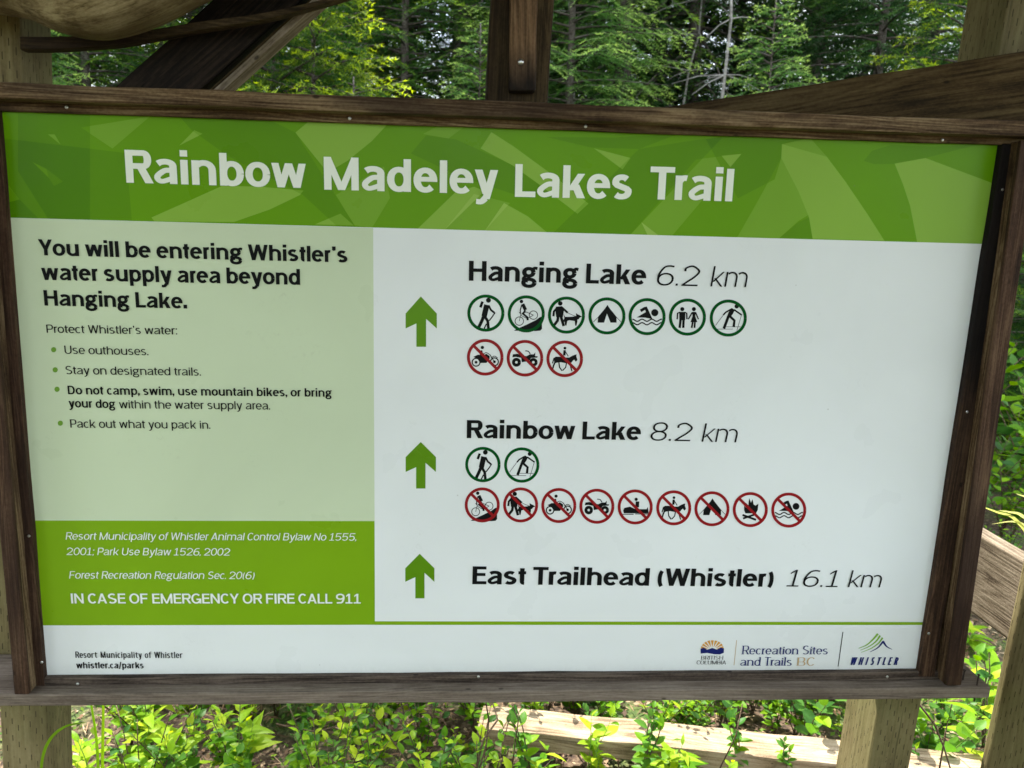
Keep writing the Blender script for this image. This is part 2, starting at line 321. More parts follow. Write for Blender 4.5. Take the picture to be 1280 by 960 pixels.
            if c == 'B': W += .01; hb(S*.5, W-.25, 0); ell(W-.5-b*.4, 0, W, ym+T, -92, 92)
        elif c == 'M': W = (.74+b*1.5)*k; st(0, 0, 1); st(W-S, 0, 1); s = S*.95; dg(0, 1, W/2-s/2, 0, s); dg(W-s, 1, W/2-s/2, 0, s)
        elif c == 'N': W = (.6+b)*k; st(0, 0, 1); st(W-S, 0, 1, 0); dg(0, 1, W-S*1.05, 0, S*1.05)
        elif c == 'L': W = (.46+b*.8)*k; st(0, 0, 1); hb(S*.5, W, 0)
        elif c == 'T': W = (.55+b*.8)*k; st(W/2-S/2, 0, 1, 1, 0); hb(0, W, 1-T)
        elif c == 'E': W = (.5+b*.8)*k; st(0, 0, 1); hb(S*.5, W, 0); hb(S*.5, W-.02, 1-T); hb(S*.5, W-.06, .46)
        elif c == 'F': W = (.48+b*.8)*k; st(0, 0, 1); hb(S*.5, W, 1-T); hb(S*.5, W-.05, .43)
        elif c == 'H': W = (.62+b)*k; st(0, 0, 1); st(W-S, 0, 1); hb(S*.5, W-S*.5, .45)
        elif c == 'I': W = S; st(0, 0, 1)
        elif c == 'Y': W = (.6+b)*k; s = S*1.02; st(W/2-S/2, 0, .42, 1, 0); dg(0, 1, W/2-s/2, .38, s); dg(W-s, 1, W/2-s/2, .38, s)
        elif c == 'A': W = (.62+b*1.1)*k; s = S*1.02; dg(0, 0, W/2-s/2, 1, s); dg(W-s, 0, W/2-s/2, 1, s); hb(W*.22, W*.78, .23, .9)
        elif c == 'D': W = (.6+b)*k; st(0, 0, 1); hb(S*.5, W*.5, 0); hb(S*.5, W*.5, 1-T); ell(W-.8, 0, W, 1, -90, 90)
        elif c in 'OCG':
            W = ((.66 if c != 'C' else .6)+b)*k
            ell(0, -.015, W, 1.015, *((0, 360) if c == 'O' else (42, 318) if c == 'C' else (42, 350)))
            if c == 'C': W *= .95
            if c == 'G': rect(W-S, .0, W, .5); hb(W*.52, W-S*.5, .5-T)
        elif c == 'U': W = (.6+b)*k; ell(0, -.015, W, .7, 180, 360); st(0, .30, 1, 0); st(W-S, .30, 1, 0)
        elif c == '0': W = (.60+b*.8)*k; ell(0, -.012, W, 1.012)
        elif c == '1': W = (.44+b*.6+S*.2)*k; x = W*.5-S*.4; rect(x, 0, x+S, 1); poly((W*.08, .82), (x+.01, 1), (x+.01, 1-T*1.15), (W*.08, .82-T*1.1)); hb(0, W, 0, .9)
        elif c == '2': W = (.58+b*.8)*k; cur((S*.5, .72), (S*.75, .88), (W*.5, 1-T/2+.012), (W-S*.52, .74), (W*.72, .46), (W*.3, .2), (S*.5, .05)); hb(0, W, 0)
        elif c == '5': W = (.58+b*.8)*k; hb(.06, W-.04, 1-T); dg(.01+.0, .46, .06, 1, S*.95); ell(-.03, -.012, W, .64, 142, -145)
        elif c in '69':
            W = (.60+b*.8)*k; ell(0, -.012, W, .62); cur((S*.5, .3), (S*.5+.01, .55), (W*.32, .88), (W*.62, 1-T*.55), (W*.9, .93))
            if c == '9': P = [[(W-x, 1-y) for x, y in p] for p in P]
        elif c == '8': W = (.60+b*.8)*k; ell(.03, .5-T*.45, W-.03, 1.012); ell(0, -.012, W, .5+T*.45)
        elif c == '.': W = S*1.05; rect(0, 0, W, W)
        elif c == ',' or c == ';': W = S*1.05; rect(0, 0, W, W); poly((W*.35, 0), (W, 0), (W, W*.2), (W*.45, -W*.75), (W*.05, -W*.75))
        elif c == ':': W = S*1.05; rect(0, 0, W, W)
        elif c == "'": W = S; rect(0, 1-S, S, 1); poly((S*.35, 1-S), (S, 1-S), (S*.5, .72), (S*.05, .72))
        elif c == '(': W = .2+S*.5; P.extend(ribbon(arc_pts(0, -.22, .56+S, 1.04, 128, 232, S*.9, T, 10), S*.9, T))
        elif c == ')': W = .2+S*.5; P.extend(ribbon(arc_pts(W-.56-S, -.22, W, 1.04, 52, -52, S*.9, T, 10), S*.9, T))
        elif c == '/': W = .36; dg(0, -.08, W-S*.8, 1.04, S*.8)
        elif c == '-': W = .28; hb(0, W, .28)
        elif c == ' ': return [], .29
        if c in ':;': rect(0, X-S*1.05, W, X)
        return P, W
    def gap(s, a, b):
        """side bearings: round and slanted shapes sit closer than upright stems"""
        def side(c, left):
            if c == ' ': return .02
            if c in 'ovwyceVWYTA0698OCG(),.-/' or (c in 'bpR' and not left) or (c in 'dgaqst' and left): return .028
            if c in 'rkfTLE' and not left: return .02
            if c in 'tf': return .03
            return .075
        g = side(a, False)+side(b, True)
        if a in 'TYWP' and b in 'aeoru': g -= .06
        if a == 'r' and b in 'aeo.,': g -= .03
        if '(' in (a, b) or ')' in (a, b): g += .05
        if s.S < .13 and (a in '0123456789.' and b in '0123456789.'): g += .09
        return g*(1.05-s.S*1.1)*(1+2.2*s.serif)
    def text(s, txt, slant=0, track=0):
        vs, fs, x = [], [], 0
        for i, c in enumerate(txt):
            (gv, gf), w = s.glyph(c); o = len(vs)
            vs += [(x+a+b*slant, b) for a, b in gv]; fs += [tuple(o+k for k in q) for q in gf]
            x += w+track+(s.gap(c, txt[i+1]) if i+1 < len(txt) else 0)
        xs = [v[0] for v in vs]
        return vs, fs, min(xs), max(xs)
BOLD, DEMI, BOOK = Face(.24, .172, .75, k=1.27), Face(.195, .145, .75, k=1.16), Face(.138, .105, .75, k=1.2)
SERIF = Face(.14, .05, .66, serif=.07, k=1.3)
WIDE, FINE, NUM = Face(.24, .17, .75, k=1.27), Face(.135, .10, .75, k=1.25), Face(.10, .078, .73, k=1.3)
# ---------------------------------------------------------------- the trail sign: frame, panel, print
YF, YS = -.042, -.010                      # front of the frame timbers, front of the inner stops (panel face at y = 0)
sign = empty('trail_sign', (0, 0, .76), 'large green and white trail map board in a brown timber frame', 'trail sign')
def span(name, a, b, c, d, Y0, Y1, mat, bev=.0025, parent=sign, jit=.0007, seed=0, seg=None):
    """timber whose front face has corners a, b (near end) and c, d (far end) in photo pixels on the plane y = Y0, going back to Y1"""
    a, b, c, d = (P(*q, Y0) for q in (a, b, c, d)); p0, p1 = (a+b)/2, (c+d)/2
    w = ((a-b).length+(c-d).length)/2; t = Y1-Y0; m = Vector((0, t/2, 0))
    return timber(name, p0+m, p1+m, (a-b), w, t, mat, parent, bev, seg, jit, seed)
span('top_rail', (-60, 99), (-60, 122), (1330, 154), (1330, 172), YF, .035, MW['rail'], .004, seed=1)
span('bottom_rail', (-60, 867.5), (-60, 885), (1238, 860.5), (1238, 872), -.036, .09, MW['sill'], .003, seed=2)
span('left_stile', (-47, 135), (-28, 135), (21, 868), (36, 868), YF+.007, .03, MW['rail'], .003, seed=3)
span('stile_facing', (-50, 133), (-28, 135), (18, 868), (36, 868), YF-.001, YF+.0068, MW['stile'], .002, seed=31)
span('stile_facing', (1275, 175), (1300, 176), (1183, 857), (1200, 857), YF-.001, YF+.0068, MW['stile'], .002, seed=41)
span('lit_sill_top', (1090, 858), (1090, 868), (1235, 857.5), (1235, 867.5), .0905, .128, MW['handrail'], .003, seed=42)  # added pale board; its colour stands for light on the sill top
span('right_stile', (1275, 176), (1298, 176), (1183, 857), (1199, 857), YF+.007, .03, MW['rail'], .003, seed=4)
for q in [((-60, 125), (-60, 137), (1290, 171.5), (1290, 182)), ((20, 848.5), (20, 859.5), (1190, 839), (1190, 850.5))]:
    o = span('stop_strip', *q, YS, .014, MW['rail'] if q[0][1] < 500 else MW['sill_dark'], .002, seed=5)
span('stop_strip', (-25, 137), (-3, 137), (36.5, 866), (56, 866), YS-.002, .014, MW['stile'], .002, seed=6)
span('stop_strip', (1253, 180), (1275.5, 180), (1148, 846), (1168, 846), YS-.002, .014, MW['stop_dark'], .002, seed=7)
scm = plain('screw_steel', (.6, .6, .58), .3, 1)
bm = bmesh.new(); bmesh.ops.create_uvsphere(bm, u_segments=10, v_segments=6, radius=.0026, matrix=Matrix.Scale(.55, 4, (0, 1, 0)))
bmesh.ops.create_cube(bm, size=1, matrix=Matrix.Translation((0, -.0014, 0)) @ Matrix.Diagonal((.0022, .0005, .0006, 1)))
scr = mesh_bm('screw', bm)
for x, y in [(83, 134), (437, 148), (732, 158), (1178, 175), (1253, 237), (1209, 515), (1161, 792), (36, 670), (52, 828), (97, 855), (598, 846), (1109, 846)]:
    mobj('screw', scr, scm, sign, Matrix.Translation(P(x, y, YS-.0022)) @ Matrix.Rotation(x, 4, 'Y'))
nm = plain('rusty_nail', (.04, .028, .022), .6, .6)
for x, y, h in [(1203, 851, .020), (1220.5, 858, .022)]:
    b = PZ(x, y, P(1238, 860.5, -.036).z); bm = bmesh.new(); tube(bm, [b+Vector((0, 0, -.03)), b+Vector((.001, 0, h))], .0014, 7); tube(bm, [b+Vector((.001, 0, h)), b+Vector((.001, 0, h+.0012))], .0028, 8)
    mobj('nail', mesh_bm('nail', bm), nm, sign)
# panel ---------------------------------------------------------------
def print_mat(name, col, rough=.32, alpha=1, dirt=.5, grad=None):
    m, N, L, b = new_mat(name); tc = N.new('ShaderNodeTexCoord'); geo = N.new('ShaderNodeNewGeometry')
    n1 = N.new('ShaderNodeTexNoise'); n1.inputs['Scale'].default_value = 7; n1.inputs['Detail'].default_value = 5; L.new(geo.outputs['Position'], n1.inputs['Vector'])
    n2 = N.new('ShaderNodeTexNoise'); n2.inputs['Scale'].default_value = 75; n2.inputs['Detail'].default_value = 8; n2.inputs['Roughness'].default_value = .75; n2.inputs['Distortion'].default_value = 1.5; L.new(geo.outputs['Position'], n2.inputs['Vector'])
    n3 = N.new('ShaderNodeTexVoronoi'); n3.inputs['Scale'].default_value = 26; L.new(geo.outputs['Position'], n3.inputs['Vector'])
    sp = N.new('ShaderNodeMapRange'); sp.inputs['From Min'].default_value = .045; sp.inputs['From Max'].default_value = .02; L.new(n3.outputs['Distance'], sp.inputs['Value'])
    gate = math_n(N, L, 'GREATER_THAN', N.new('ShaderNodeSeparateXYZ').outputs[0], 2)
    se = [n for n in N if n.type == 'SEPXYZ'][-1]; L.new(n3.outputs['Color'], se.inputs[0]); gate.node.inputs[1].default_value = .86
    spots = math_n(N, L, 'MULTIPLY', math_n(N, L, 'MULTIPLY', sp.outputs[0], gate), .6*dirt)
    # grime patches: broken up clusters
    g = N.new('ShaderNodeMapRange'); g.inputs['From Min'].default_value = .56; g.inputs['From Max'].default_value = .72; L.new(n1.outputs['Fac'], g.inputs['Value'])
    g2 = N.new('ShaderNodeMapRange'); g2.inputs['From Min'].default_value = .55; g2.inputs['From Max'].default_value = .72; L.new(n2.outputs['Fac'], g2.inputs['Value'])
    gr = math_n(N, L, 'MULTIPLY', math_n(N, L, 'MULTIPLY', g.outputs[0], g2.outputs[0]), .45*dirt)
    sz = N.new('ShaderNodeSeparateXYZ'); L.new(geo.outputs['Position'], sz.inputs[0]); ed = N.new('ShaderNodeMapRange'); ed.inputs['From Min'].default_value = .838; ed.inputs['From Max'].default_value = .797; L.new(sz.outputs[2], ed.inputs['Value'])
    edge = math_n(N, L, 'MULTIPLY', math_n(N, L, 'MULTIPLY', math_n(N, L, 'POWER', ed.outputs[0], 2.2), n2.outputs['Fac']), 1.0*dirt)
    tot = math_n(N, L, 'MAXIMUM', math_n(N, L, 'MAXIMUM', gr, spots), edge)
    mx = N.new('ShaderNodeMix'); mx.data_type = 'RGBA'; mx.inputs['A'].default_value = (*col, 1); mx.inputs['B'].default_value = (.16, .15, .10, 1); L.new(tot, mx.inputs['Factor'])
    n5 = N.new('ShaderNodeTexNoise'); n5.inputs['Scale'].default_value = 2.4; n5.inputs['Detail'].default_value = 4; n5.inputs['Distortion'].default_value = .8; L.new(geo.outputs['Position'], n5.inputs['Vector'])
    hs = N.new('ShaderNodeHueSaturation'); L.new(mx.outputs['Result'], hs.inputs['Color']); L.new(math_n(N, L, 'MULTIPLY_ADD', n5.outputs['Fac'], .22, .89), hs.inputs['Value'])
    L.new(hs.outputs[0], b.inputs['Base Color']); b.inputs['Alpha'].default_value = alpha; b.inputs['Specular IOR Level'].default_value = (.12 if name.startswith('header') else .24 if max(col) > .1 else .06)
    L.new(math_n(N, L, 'MULTIPLY_ADD', n1.outputs['Fac'], .34, rough-.17), b.inputs['Roughness'])
    # slightly wavy sheet with brushed texture
    mp = N.new('ShaderNodeMapping'); mp.inputs['Scale'].default_value = (3, 1, 260); L.new(geo.outputs['Position'], mp.inputs[0])
    n4 = N.new('ShaderNodeTexNoise'); n4.inputs['Scale'].default_value = 1; n4.inputs['Detail'].default_value = 3; L.new(mp.outputs[0], n4.inputs['Vector'])
    if alpha < 1: return m
    bp = N.new('ShaderNodeBump'); bp.inputs['Strength'].default_value = .12; bp.inputs['Distance'].default_value = .0006; L.new(n4.outputs['Fac'], bp.inputs['Height']); L.new(bp.outputs[0], b.inputs['Normal'])
    return m
PM = dict(white=print_mat('white_print', (.755, .79, .785), dirt=.55), pale=print_mat('pale_green_print', (.56, .65, .45), dirt=.55), green=print_mat('green_print', (.19, .37, .006)),
    head=print_mat('header_green_print', (.115, .34, .002)), over=print_mat('header_light_shape_print', (.50, .86, .12), alpha=.13, dirt=0), over2=print_mat('header_lighter_shape_print', (.60, .88, .25), alpha=.24, dirt=0),
    dark=print_mat('header_dark_shape_print', (.03, .15, .0), alpha=.15, dirt=0), title=print_mat('title_white_print', (.82, .86, .76), dirt=.2), black=print_mat('black_print', (.008, .009, .009), dirt=0),
    arrow=print_mat('arrow_green_print', (.10, .25, .004), dirt=0), ring=print_mat('dark_green_print', (.002, .075, .012), dirt=0), red=print_mat('red_print', (.26, .004, .008), dirt=0),
    navy=print_mat('navy_print', (.008, .016, .13), dirt=0), gold=print_mat('gold_print', (.62, .30, .05), dirt=0), tan=print_mat('tan_print', (.50, .36, .20), dirt=0), bullet=print_mat('bullet_green_print', (.14, .30, .03), dirt=0),
    moss=print_mat('light_green_print', (.20, .42, .04), dirt=0), white2=print_mat('white_letter_print', (.78, .82, .76), dirt=0))
C0 = [(-1, 138), (1251, 181), (1147, 838.5), (56, 848.5)]      # panel corners: top left, top right, bottom right, bottom left
bm = bmesh.new(); fr = [bm.verts.new(P(*q, 0)) for q in [(-6, 132), (1256.5, 176), (1146, 845), (52, 855)]]; bk = [bm.verts.new(v.co+Vector((0, .004, 0))) for v in fr]
# trim the sheet so that its right edge shows beside the stop, as in the photograph
fr[1].co = P(1250.5, 181, 0); fr[2].co = P(1149, 845, 0)
for i in (1, 2): bk[i].co = fr[i].co+Vector((0, .004, 0))
bm.faces.new(fr[::-1]); bm.faces.new(bk)
for i in range(4): bm.faces.new((fr[i], fr[(i+1) % 4], bk[(i+1) % 4], bk[i]))
bmesh.ops.recalc_face_normals(bm, faces=bm.faces)
panel = mobj('sign_panel', mesh_bm('sign_panel', bm), PM['white'], sign)
bb = plain('backing_board_black', (.006, .006, .007), .5)
o = timber('backing_board', P(14, 492, .0165), P(1215, 510, .0165), (0, 0, 1), .93, .018, bb, sign, 0, 2, 0)
LAY = [0]
def sheet(name, polys, mat, k, parent=panel, label=None, tri=None):
    """flat print: outlines in photo pixels laid on the panel, k layers of 0.05 mm proud of it"""
    vs, fs = tri or union([[(x/20, y/20) for x, y in p] for p in polys])
    if not tri: vs = [(x*20, y*20) for x, y in vs]
    me = bpy.data.meshes.new(name); me.from_pydata([P(x, y, -.00006*k) for x, y in vs], [], [f[::-1] if True else f for f in fs]); me.update()
    if me.polygons and me.polygons[0].normal.y > 0: me.flip_normals()
    o = mobj(name, me, PM[mat], parent)
    if label: o['label'] = label
    return o
def clip(poly, quad):
    for i in range(len(quad)):
        (ax, ay), (bx, by) = quad[i], quad[(i+1) % len(quad)]; out = []
        ins = lambda p: (bx-ax)*(p[1]-ay)-(by-ay)*(p[0]-ax) >= 0
        for j, p in enumerate(poly):
            q = poly[(j+1) % len(poly)]
            if ins(p): out.append(p)
            if ins(p) != ins(q):
                d1 = (bx-ax)*(p[1]-ay)-(by-ay)*(p[0]-ax); d2 = (bx-ax)*(q[1]-ay)-(by-ay)*(q[0]-ax); t = d1/(d1-d2); out.append((p[0]+(q[0]-p[0])*t, p[1]+(q[1]-p[1])*t))
        poly = out
        if not poly: return []
    return poly
HEAD = [(-4, 133), (1250.5, 180), (1232.2, 305), (8.5, 272)]
A = lambda *p: [(x/2.667, y/2.667+120) for x, y in p]
B = lambda *p: [(x/2.667+480, y/2.667+130) for x, y in p]
Cc = lambda *p: [(x/3.368+900, y/3.368+150) for x, y in p]
shapes = [(A((160, 128), (182, 128), (202, 162)), 'over2'), (A((108, 220), (155, 243), (162, 272)), 'over2'), (A((155, 243), (210, 285), (180, 300), (162, 272)), 'over'), (A((12, 278), (65, 345), (20, 357)), 'over2'), (A((10, 278), (65, 345), (150, 430), (20, 430)), 'dark'),
    (A((270, 105), (500, 68), (375, 175), (330, 145)), 'over'), (A((598, 165), (648, 114), (675, 126)), 'over2'), (A((515, 418), (505, 405), (640, 345), (740, 300), (860, 302), (1012, 315), (1000, 330), (900, 378), (780, 420)), 'over2'),
    (A((985, 122), (1037, 78), (1300, 85), (1240, 150), (1160, 215), (1092, 255)), 'over2'), (A((1050, 428), (1135, 392), (1180, 432)), 'over2'), (A((1180, 430), (1120, 330), (1280, 235), (1300, 340), (1240, 440)), 'over'),
    (A((880, 70), (985, 122), (1185, 435), (1130, 440), (1010, 330), (760, 200), (640, 115), (600, 70)), 'dark'), (A((60, 60), (300, 60), (300, 440), (180, 440), (60, 250)), 'dark'), (A((0, 140), (420, 190), (440, 420), (0, 420)), 'dark'),
    (B((110, 418), (240, 292), (300, 276), (335, 290), (200, 422)), 'over2'), (B((200, 422), (300, 300), (420, 330), (335, 424)), 'over'), (B((322, 148), (358, 94), (430, 140), (560, 235), (682, 332), (645, 366), (520, 270), (430, 205)), 'over2'),
    (B((700, 148), (822, 180), (795, 218)), 'over2'), (B((1125, 172), (1192, 166), (1155, 210)), 'over2'), (B((858, 394), (918, 440), (880, 440)), 'over2'), (B((335, 424), (400, 330), (480, 375), (548, 432)), 'over2'),
    (B((820, 437), (1040, 185), (1192, 166), (960, 440)), 'over'), (B((90, 165), (140, 105), (240, 118), (420, 200), (560, 300), (430, 300), (250, 240)), 'dark'), (B((850, 150), (690, 145), (540, 110), (760, 112), (980, 100)), 'dark'), (B((560, 434), (850, 150), (1040, 120), (1130, 110), (820, 437)), 'dark'), (B((130, 100), (190, 68), (270, 74), (215, 115)), 'over'),
    (Cc((260, 102), (380, 76), (450, 155), (530, 262), (620, 395), (692, 508), (390, 500), (375, 410), (330, 300), (258, 160)), 'over2'), (Cc((72, 495), (160, 340), (258, 160), (330, 300), (375, 410), (330, 430), (250, 497)), 'over'), (Cc((250, 497), (330, 425), (372, 400), (390, 500)), 'dark'),
    (Cc((735, 183), (865, 160), (1158, 270), (1120, 530), (830, 514), (800, 360), (770, 270)), 'over2'), (Cc((605, 172), (640, 130), (720, 105), (900, 112), (1100, 100), (865, 160), (735, 185), (650, 186)), 'dark'), (Cc((450, 155), (380, 76), (260, 70), (130, 60), (-60, 80), (75, 330), (230, 250), (258, 160), (262, 102)), 'dark')]
# one printed sheet: every outline cuts it into facets, each facet printed in its own green
def header_sheet():
    vs, fs, cl = [], [], []
    for p, m in [(HEAD, None)]+shapes:
        p = clip(p, HEAD) if m else p
        if len(p) < 3: continue
        ar = sum(p[i][0]*p[(i+1) % len(p)][1]-p[(i+1) % len(p)][0]*p[i][1] for i in range(len(p)))
        if ar < 0: p = p[::-1]
        cl.append((p, m)); fs.append(list(range(len(vs), len(vs)+len(p)))); vs += [V2((x/20, y/20)) for x, y in p]
    ed = [(f[i], f[(i+1) % len(f)]) for f in fs for i in range(len(f))]
    ov, _e, of, _a, _b, _c = G2.delaunay_2d_cdt(vs, ed, [], 0, 1e-4)
    def inn(x, y, p):
        c = False; j = len(p)-1
        for i in range(len(p)):
            if (p[i][1] > y) != (p[j][1] > y) and x < (p[j][0]-p[i][0])*(y-p[i][1])/(p[j][1]-p[i][1])+p[i][0]: c = not c
            j = i
        return c
    V, F, T = [], [], []
    for f in of:
        q = [(ov[i].x*20, ov[i].y*20) for i in f]; cx, cy = sum(a[0] for a in q)/len(q), sum(a[1] for a in q)/len(q)
        if not inn(cx, cy, HEAD): continue
        t = .42
        for p, m in cl[1:]:
            if inn(cx, cy, p): t += {'over2': .30, 'over': .14, 'dark': -.15}[m]
        F.append(tuple(range(len(V), len(V)+len(q)))); V += [P(x, y, -.00006) for x, y in q]; T += [max(0, min(1, t))]*len(q)
    me = bpy.data.meshes.new('header_band'); me.from_pydata(V, [], F); at_ = me.attributes.new('tint', 'FLOAT', 'POINT'); at_.data.foreach_set('value', T); me.update()
    if me.polygons[0].normal.y > 0: me.flip_normals()
    m = PM['head']; N, L = m.node_tree.nodes, m.node_tree.links; at2 = N.new('ShaderNodeAttribute'); at2.attribute_name = 'tint'
    r = ramp(N, [(0, (.055, .175, .001)), (.42, (.125, .31, .002)), (.75, (.25, .44, .055)), (1, (.36, .54, .12))]); L.new(at2.outputs['Fac'], r.inputs[0])
    mxn = [n for n in N if n.type == 'MIX'][0]; L.new(r.outputs[0], mxn.inputs['A'])
    o = mobj('header_band', me, m, panel); o['label'] = 'green header band with overlapping leaf shapes'
header_sheet()
sheet('info_block', [[(8.5, 272), (466.4, 285), (468.2, 651.3), (37.5, 650.6)]], 'pale', 1, label='pale green block with the water supply notice')
sheet('bylaw_block', [[(37.5, 650.6), (468.2, 651.3), (468.6, 781), (50.4, 781.8)]], 'green', 1.5, label='green block with bylaw lines and emergency call')
sheet('footer_line', [[(468.4, 776.6), (1157.6, 777.6), (1156.6, 781.2), (468.6, 781.1)]], 'green', 1)
def letter(txt, face, p0, p1, cap, mat, slant=0, track=0, k=20, label=None):
    """one line of lettering: baseline from photo pixel p0 to p1, capitals cap pixels high"""
    vs, fs, a, b = face.text(txt, slant, track)
    w0, w1 = P(*p0, 0), P(*p1, 0); e = w1-w0; W = e.length; e.normalize(); mid = ((p0[0]+p1[0])/2, (p0[1]+p1[1])/2)
    u = Vector((-e.z, 0, e.x)); h = abs((P(mid[0], mid[1]-cap, 0)-P(*mid, 0)).dot(u))
    sx = W/(b-a);  me = bpy.data.meshes.new('lettering')
    me.from_pydata([w0+e*((x-a)*sx)+u*(y*h)+Vector((0, -.00006*k, 0)) for x, y in vs], [], fs); me.update()
    if me.polygons[0].normal.y > 0: me.flip_normals()
    o = mobj('lettering', me, PM[mat], panel); o['label'] = label or ('the words %s' % txt)
    return o
for t, a, b in [('Rainbow', (158.5, 228.3), (383, 235.2)), ('Madeley', (405.5, 237), (622, 243)), ('Lakes', (643.5, 246), (789, 249.2)), ('Trail', (811, 249), (914.8, 251.8))]: letter(t, BOLD, a, b, 40.8, 'title')
letter("You will be entering Whistler's", BOLD, (49.5, 319), (434.5, 328), 19.8, 'black')
letter("water supply area beyond", BOLD, (53, 349.8), (375.5, 356), 20, 'black')
letter("Hanging Lake.", BOLD, (56.2, 381.8), (234.4, 385.6), 19.2, 'black')
for t, a, b in [("Protect Whistler's water:", (58.9, 415.8), (222, 418)), ('Use outhouses.', (81.4, 442), (186, 443.9)), ('Stay on designated trails.', (82.9, 467.5), (251.6, 469.4)),
    ('within the water supply area.', (149.6, 510.2), (337.9, 511.8)), ('Pack out what you pack in.', (88.5, 534.3), (263.3, 535.8))]: letter(t, BOOK, a, b, 10.2, 'black')
letter('Do not camp, swim, use mountain bikes, or bring', DEMI, (85.5, 492.6), (415, 495.8), 10.6, 'black')
letter('your dog', DEMI, (86.6, 508.9), (144.8, 510), 10.6, 'black')
for t, a, b in [('Resort Municipality of Whistler Animal Control Bylaw No 1555,', (82.5, 674.2), (445.5, 675.4)), ('2001; Park Use Bylaw 1526, 2002', (83.5, 693.4), (288.4, 694.1)), ('Forest Recreation Regulation Sec. 20(6)', (86.8, 722.8), (318.7, 723.4))]:
    letter(t, FINE, a, b, 9.2, 'white2', .2)
letter('IN CASE OF EMERGENCY OR FIRE CALL 911', Face(.20, .15, k=1.36), (89.6, 753.9), (451, 754), 12.3, 'white2')
letter('Resort Municipality of Whistler', Face(.13, .10, k=.8), (94.9, 821.8), (228.8, 822.2), 7.8, 'black')
letter('whistler.ca/parks', Face(.18, .14, .75, k=1.0), (96, 835), (180, 835), 7.8, 'black')
KM = NUM
letter('Hanging Lake', BOLD, (586, 350.8), (807, 355.8), 24.8, 'black'); letter('6.2', KM, (820.5, 356.4), (873.7, 357.8), 25.5, 'black', .12); letter('km', KM, (887.6, 358), (933.5, 358.8), 25.5, 'black', .12)
letter('Rainbow Lake', BOLD, (583.4, 547.4), (800.4, 549.8), 22.4, 'black'); letter('8.2', KM, (812.5, 550.3), (864.4, 551.4), 22.8, 'black', .12); letter('km', KM, (876.6, 551.8), (921, 552.8), 22.8, 'black', .12)
letter('East Trailhead (Whistler)', WIDE, (590.3, 729.8), (965.7, 733.2), 22, 'black'); letter('16.1', KM, (982.5, 732.7), (1046.5, 733.5), 21, 'black', .14); letter('km', KM, (1059.2, 733.6), (1100.8, 733.9), 21, 'black', .14)
def disc(cx, cy, r, n=24): return [(cx+r*math.cos(2*math.pi*i/n), cy+r*math.sin(2*math.pi*i/n)) for i in range(n)]
for x, y in [(67.1, 437.1), (69, 462.3), (71.3, 486.6), (75.4, 529)]: sheet('bullet', [disc(x, y, 3.3, 14)], 'bullet', 6)
for arr in [[(526, 370.5), (546, 391.9), (546, 410.6), (532.6, 398.5), (532.6, 433.5), (520.5, 433.5), (520.5, 398.5), (507, 410.6), (507, 391.9)],
            [(525.9, 552.5), (544.9, 571.3), (544.9, 590), (531.8, 578.5), (531.8, 610.7), (520.2, 610.7), (520.2, 578.5), (507.1, 590), (507.1, 571.3)],
            [(524.6, 692.2), (543, 710.3), (543, 727.3), (530.6, 716), (530.6, 748), (519.2, 748), (519.2, 716), (506.6, 727.3), (506.6, 710.3)]]:
    t = arr
    sheet('arrow', [[t[0], t[1], t[3], t[7], t[8]], [t[1], t[2], t[3]], [t[8], t[7], t[6]], [t[0], t[3], t[6]], [t[3], t[4], t[5], t[6]], [t[6], t[7], t[8]]], 'arrow', 6, label='green arrow pointing up')
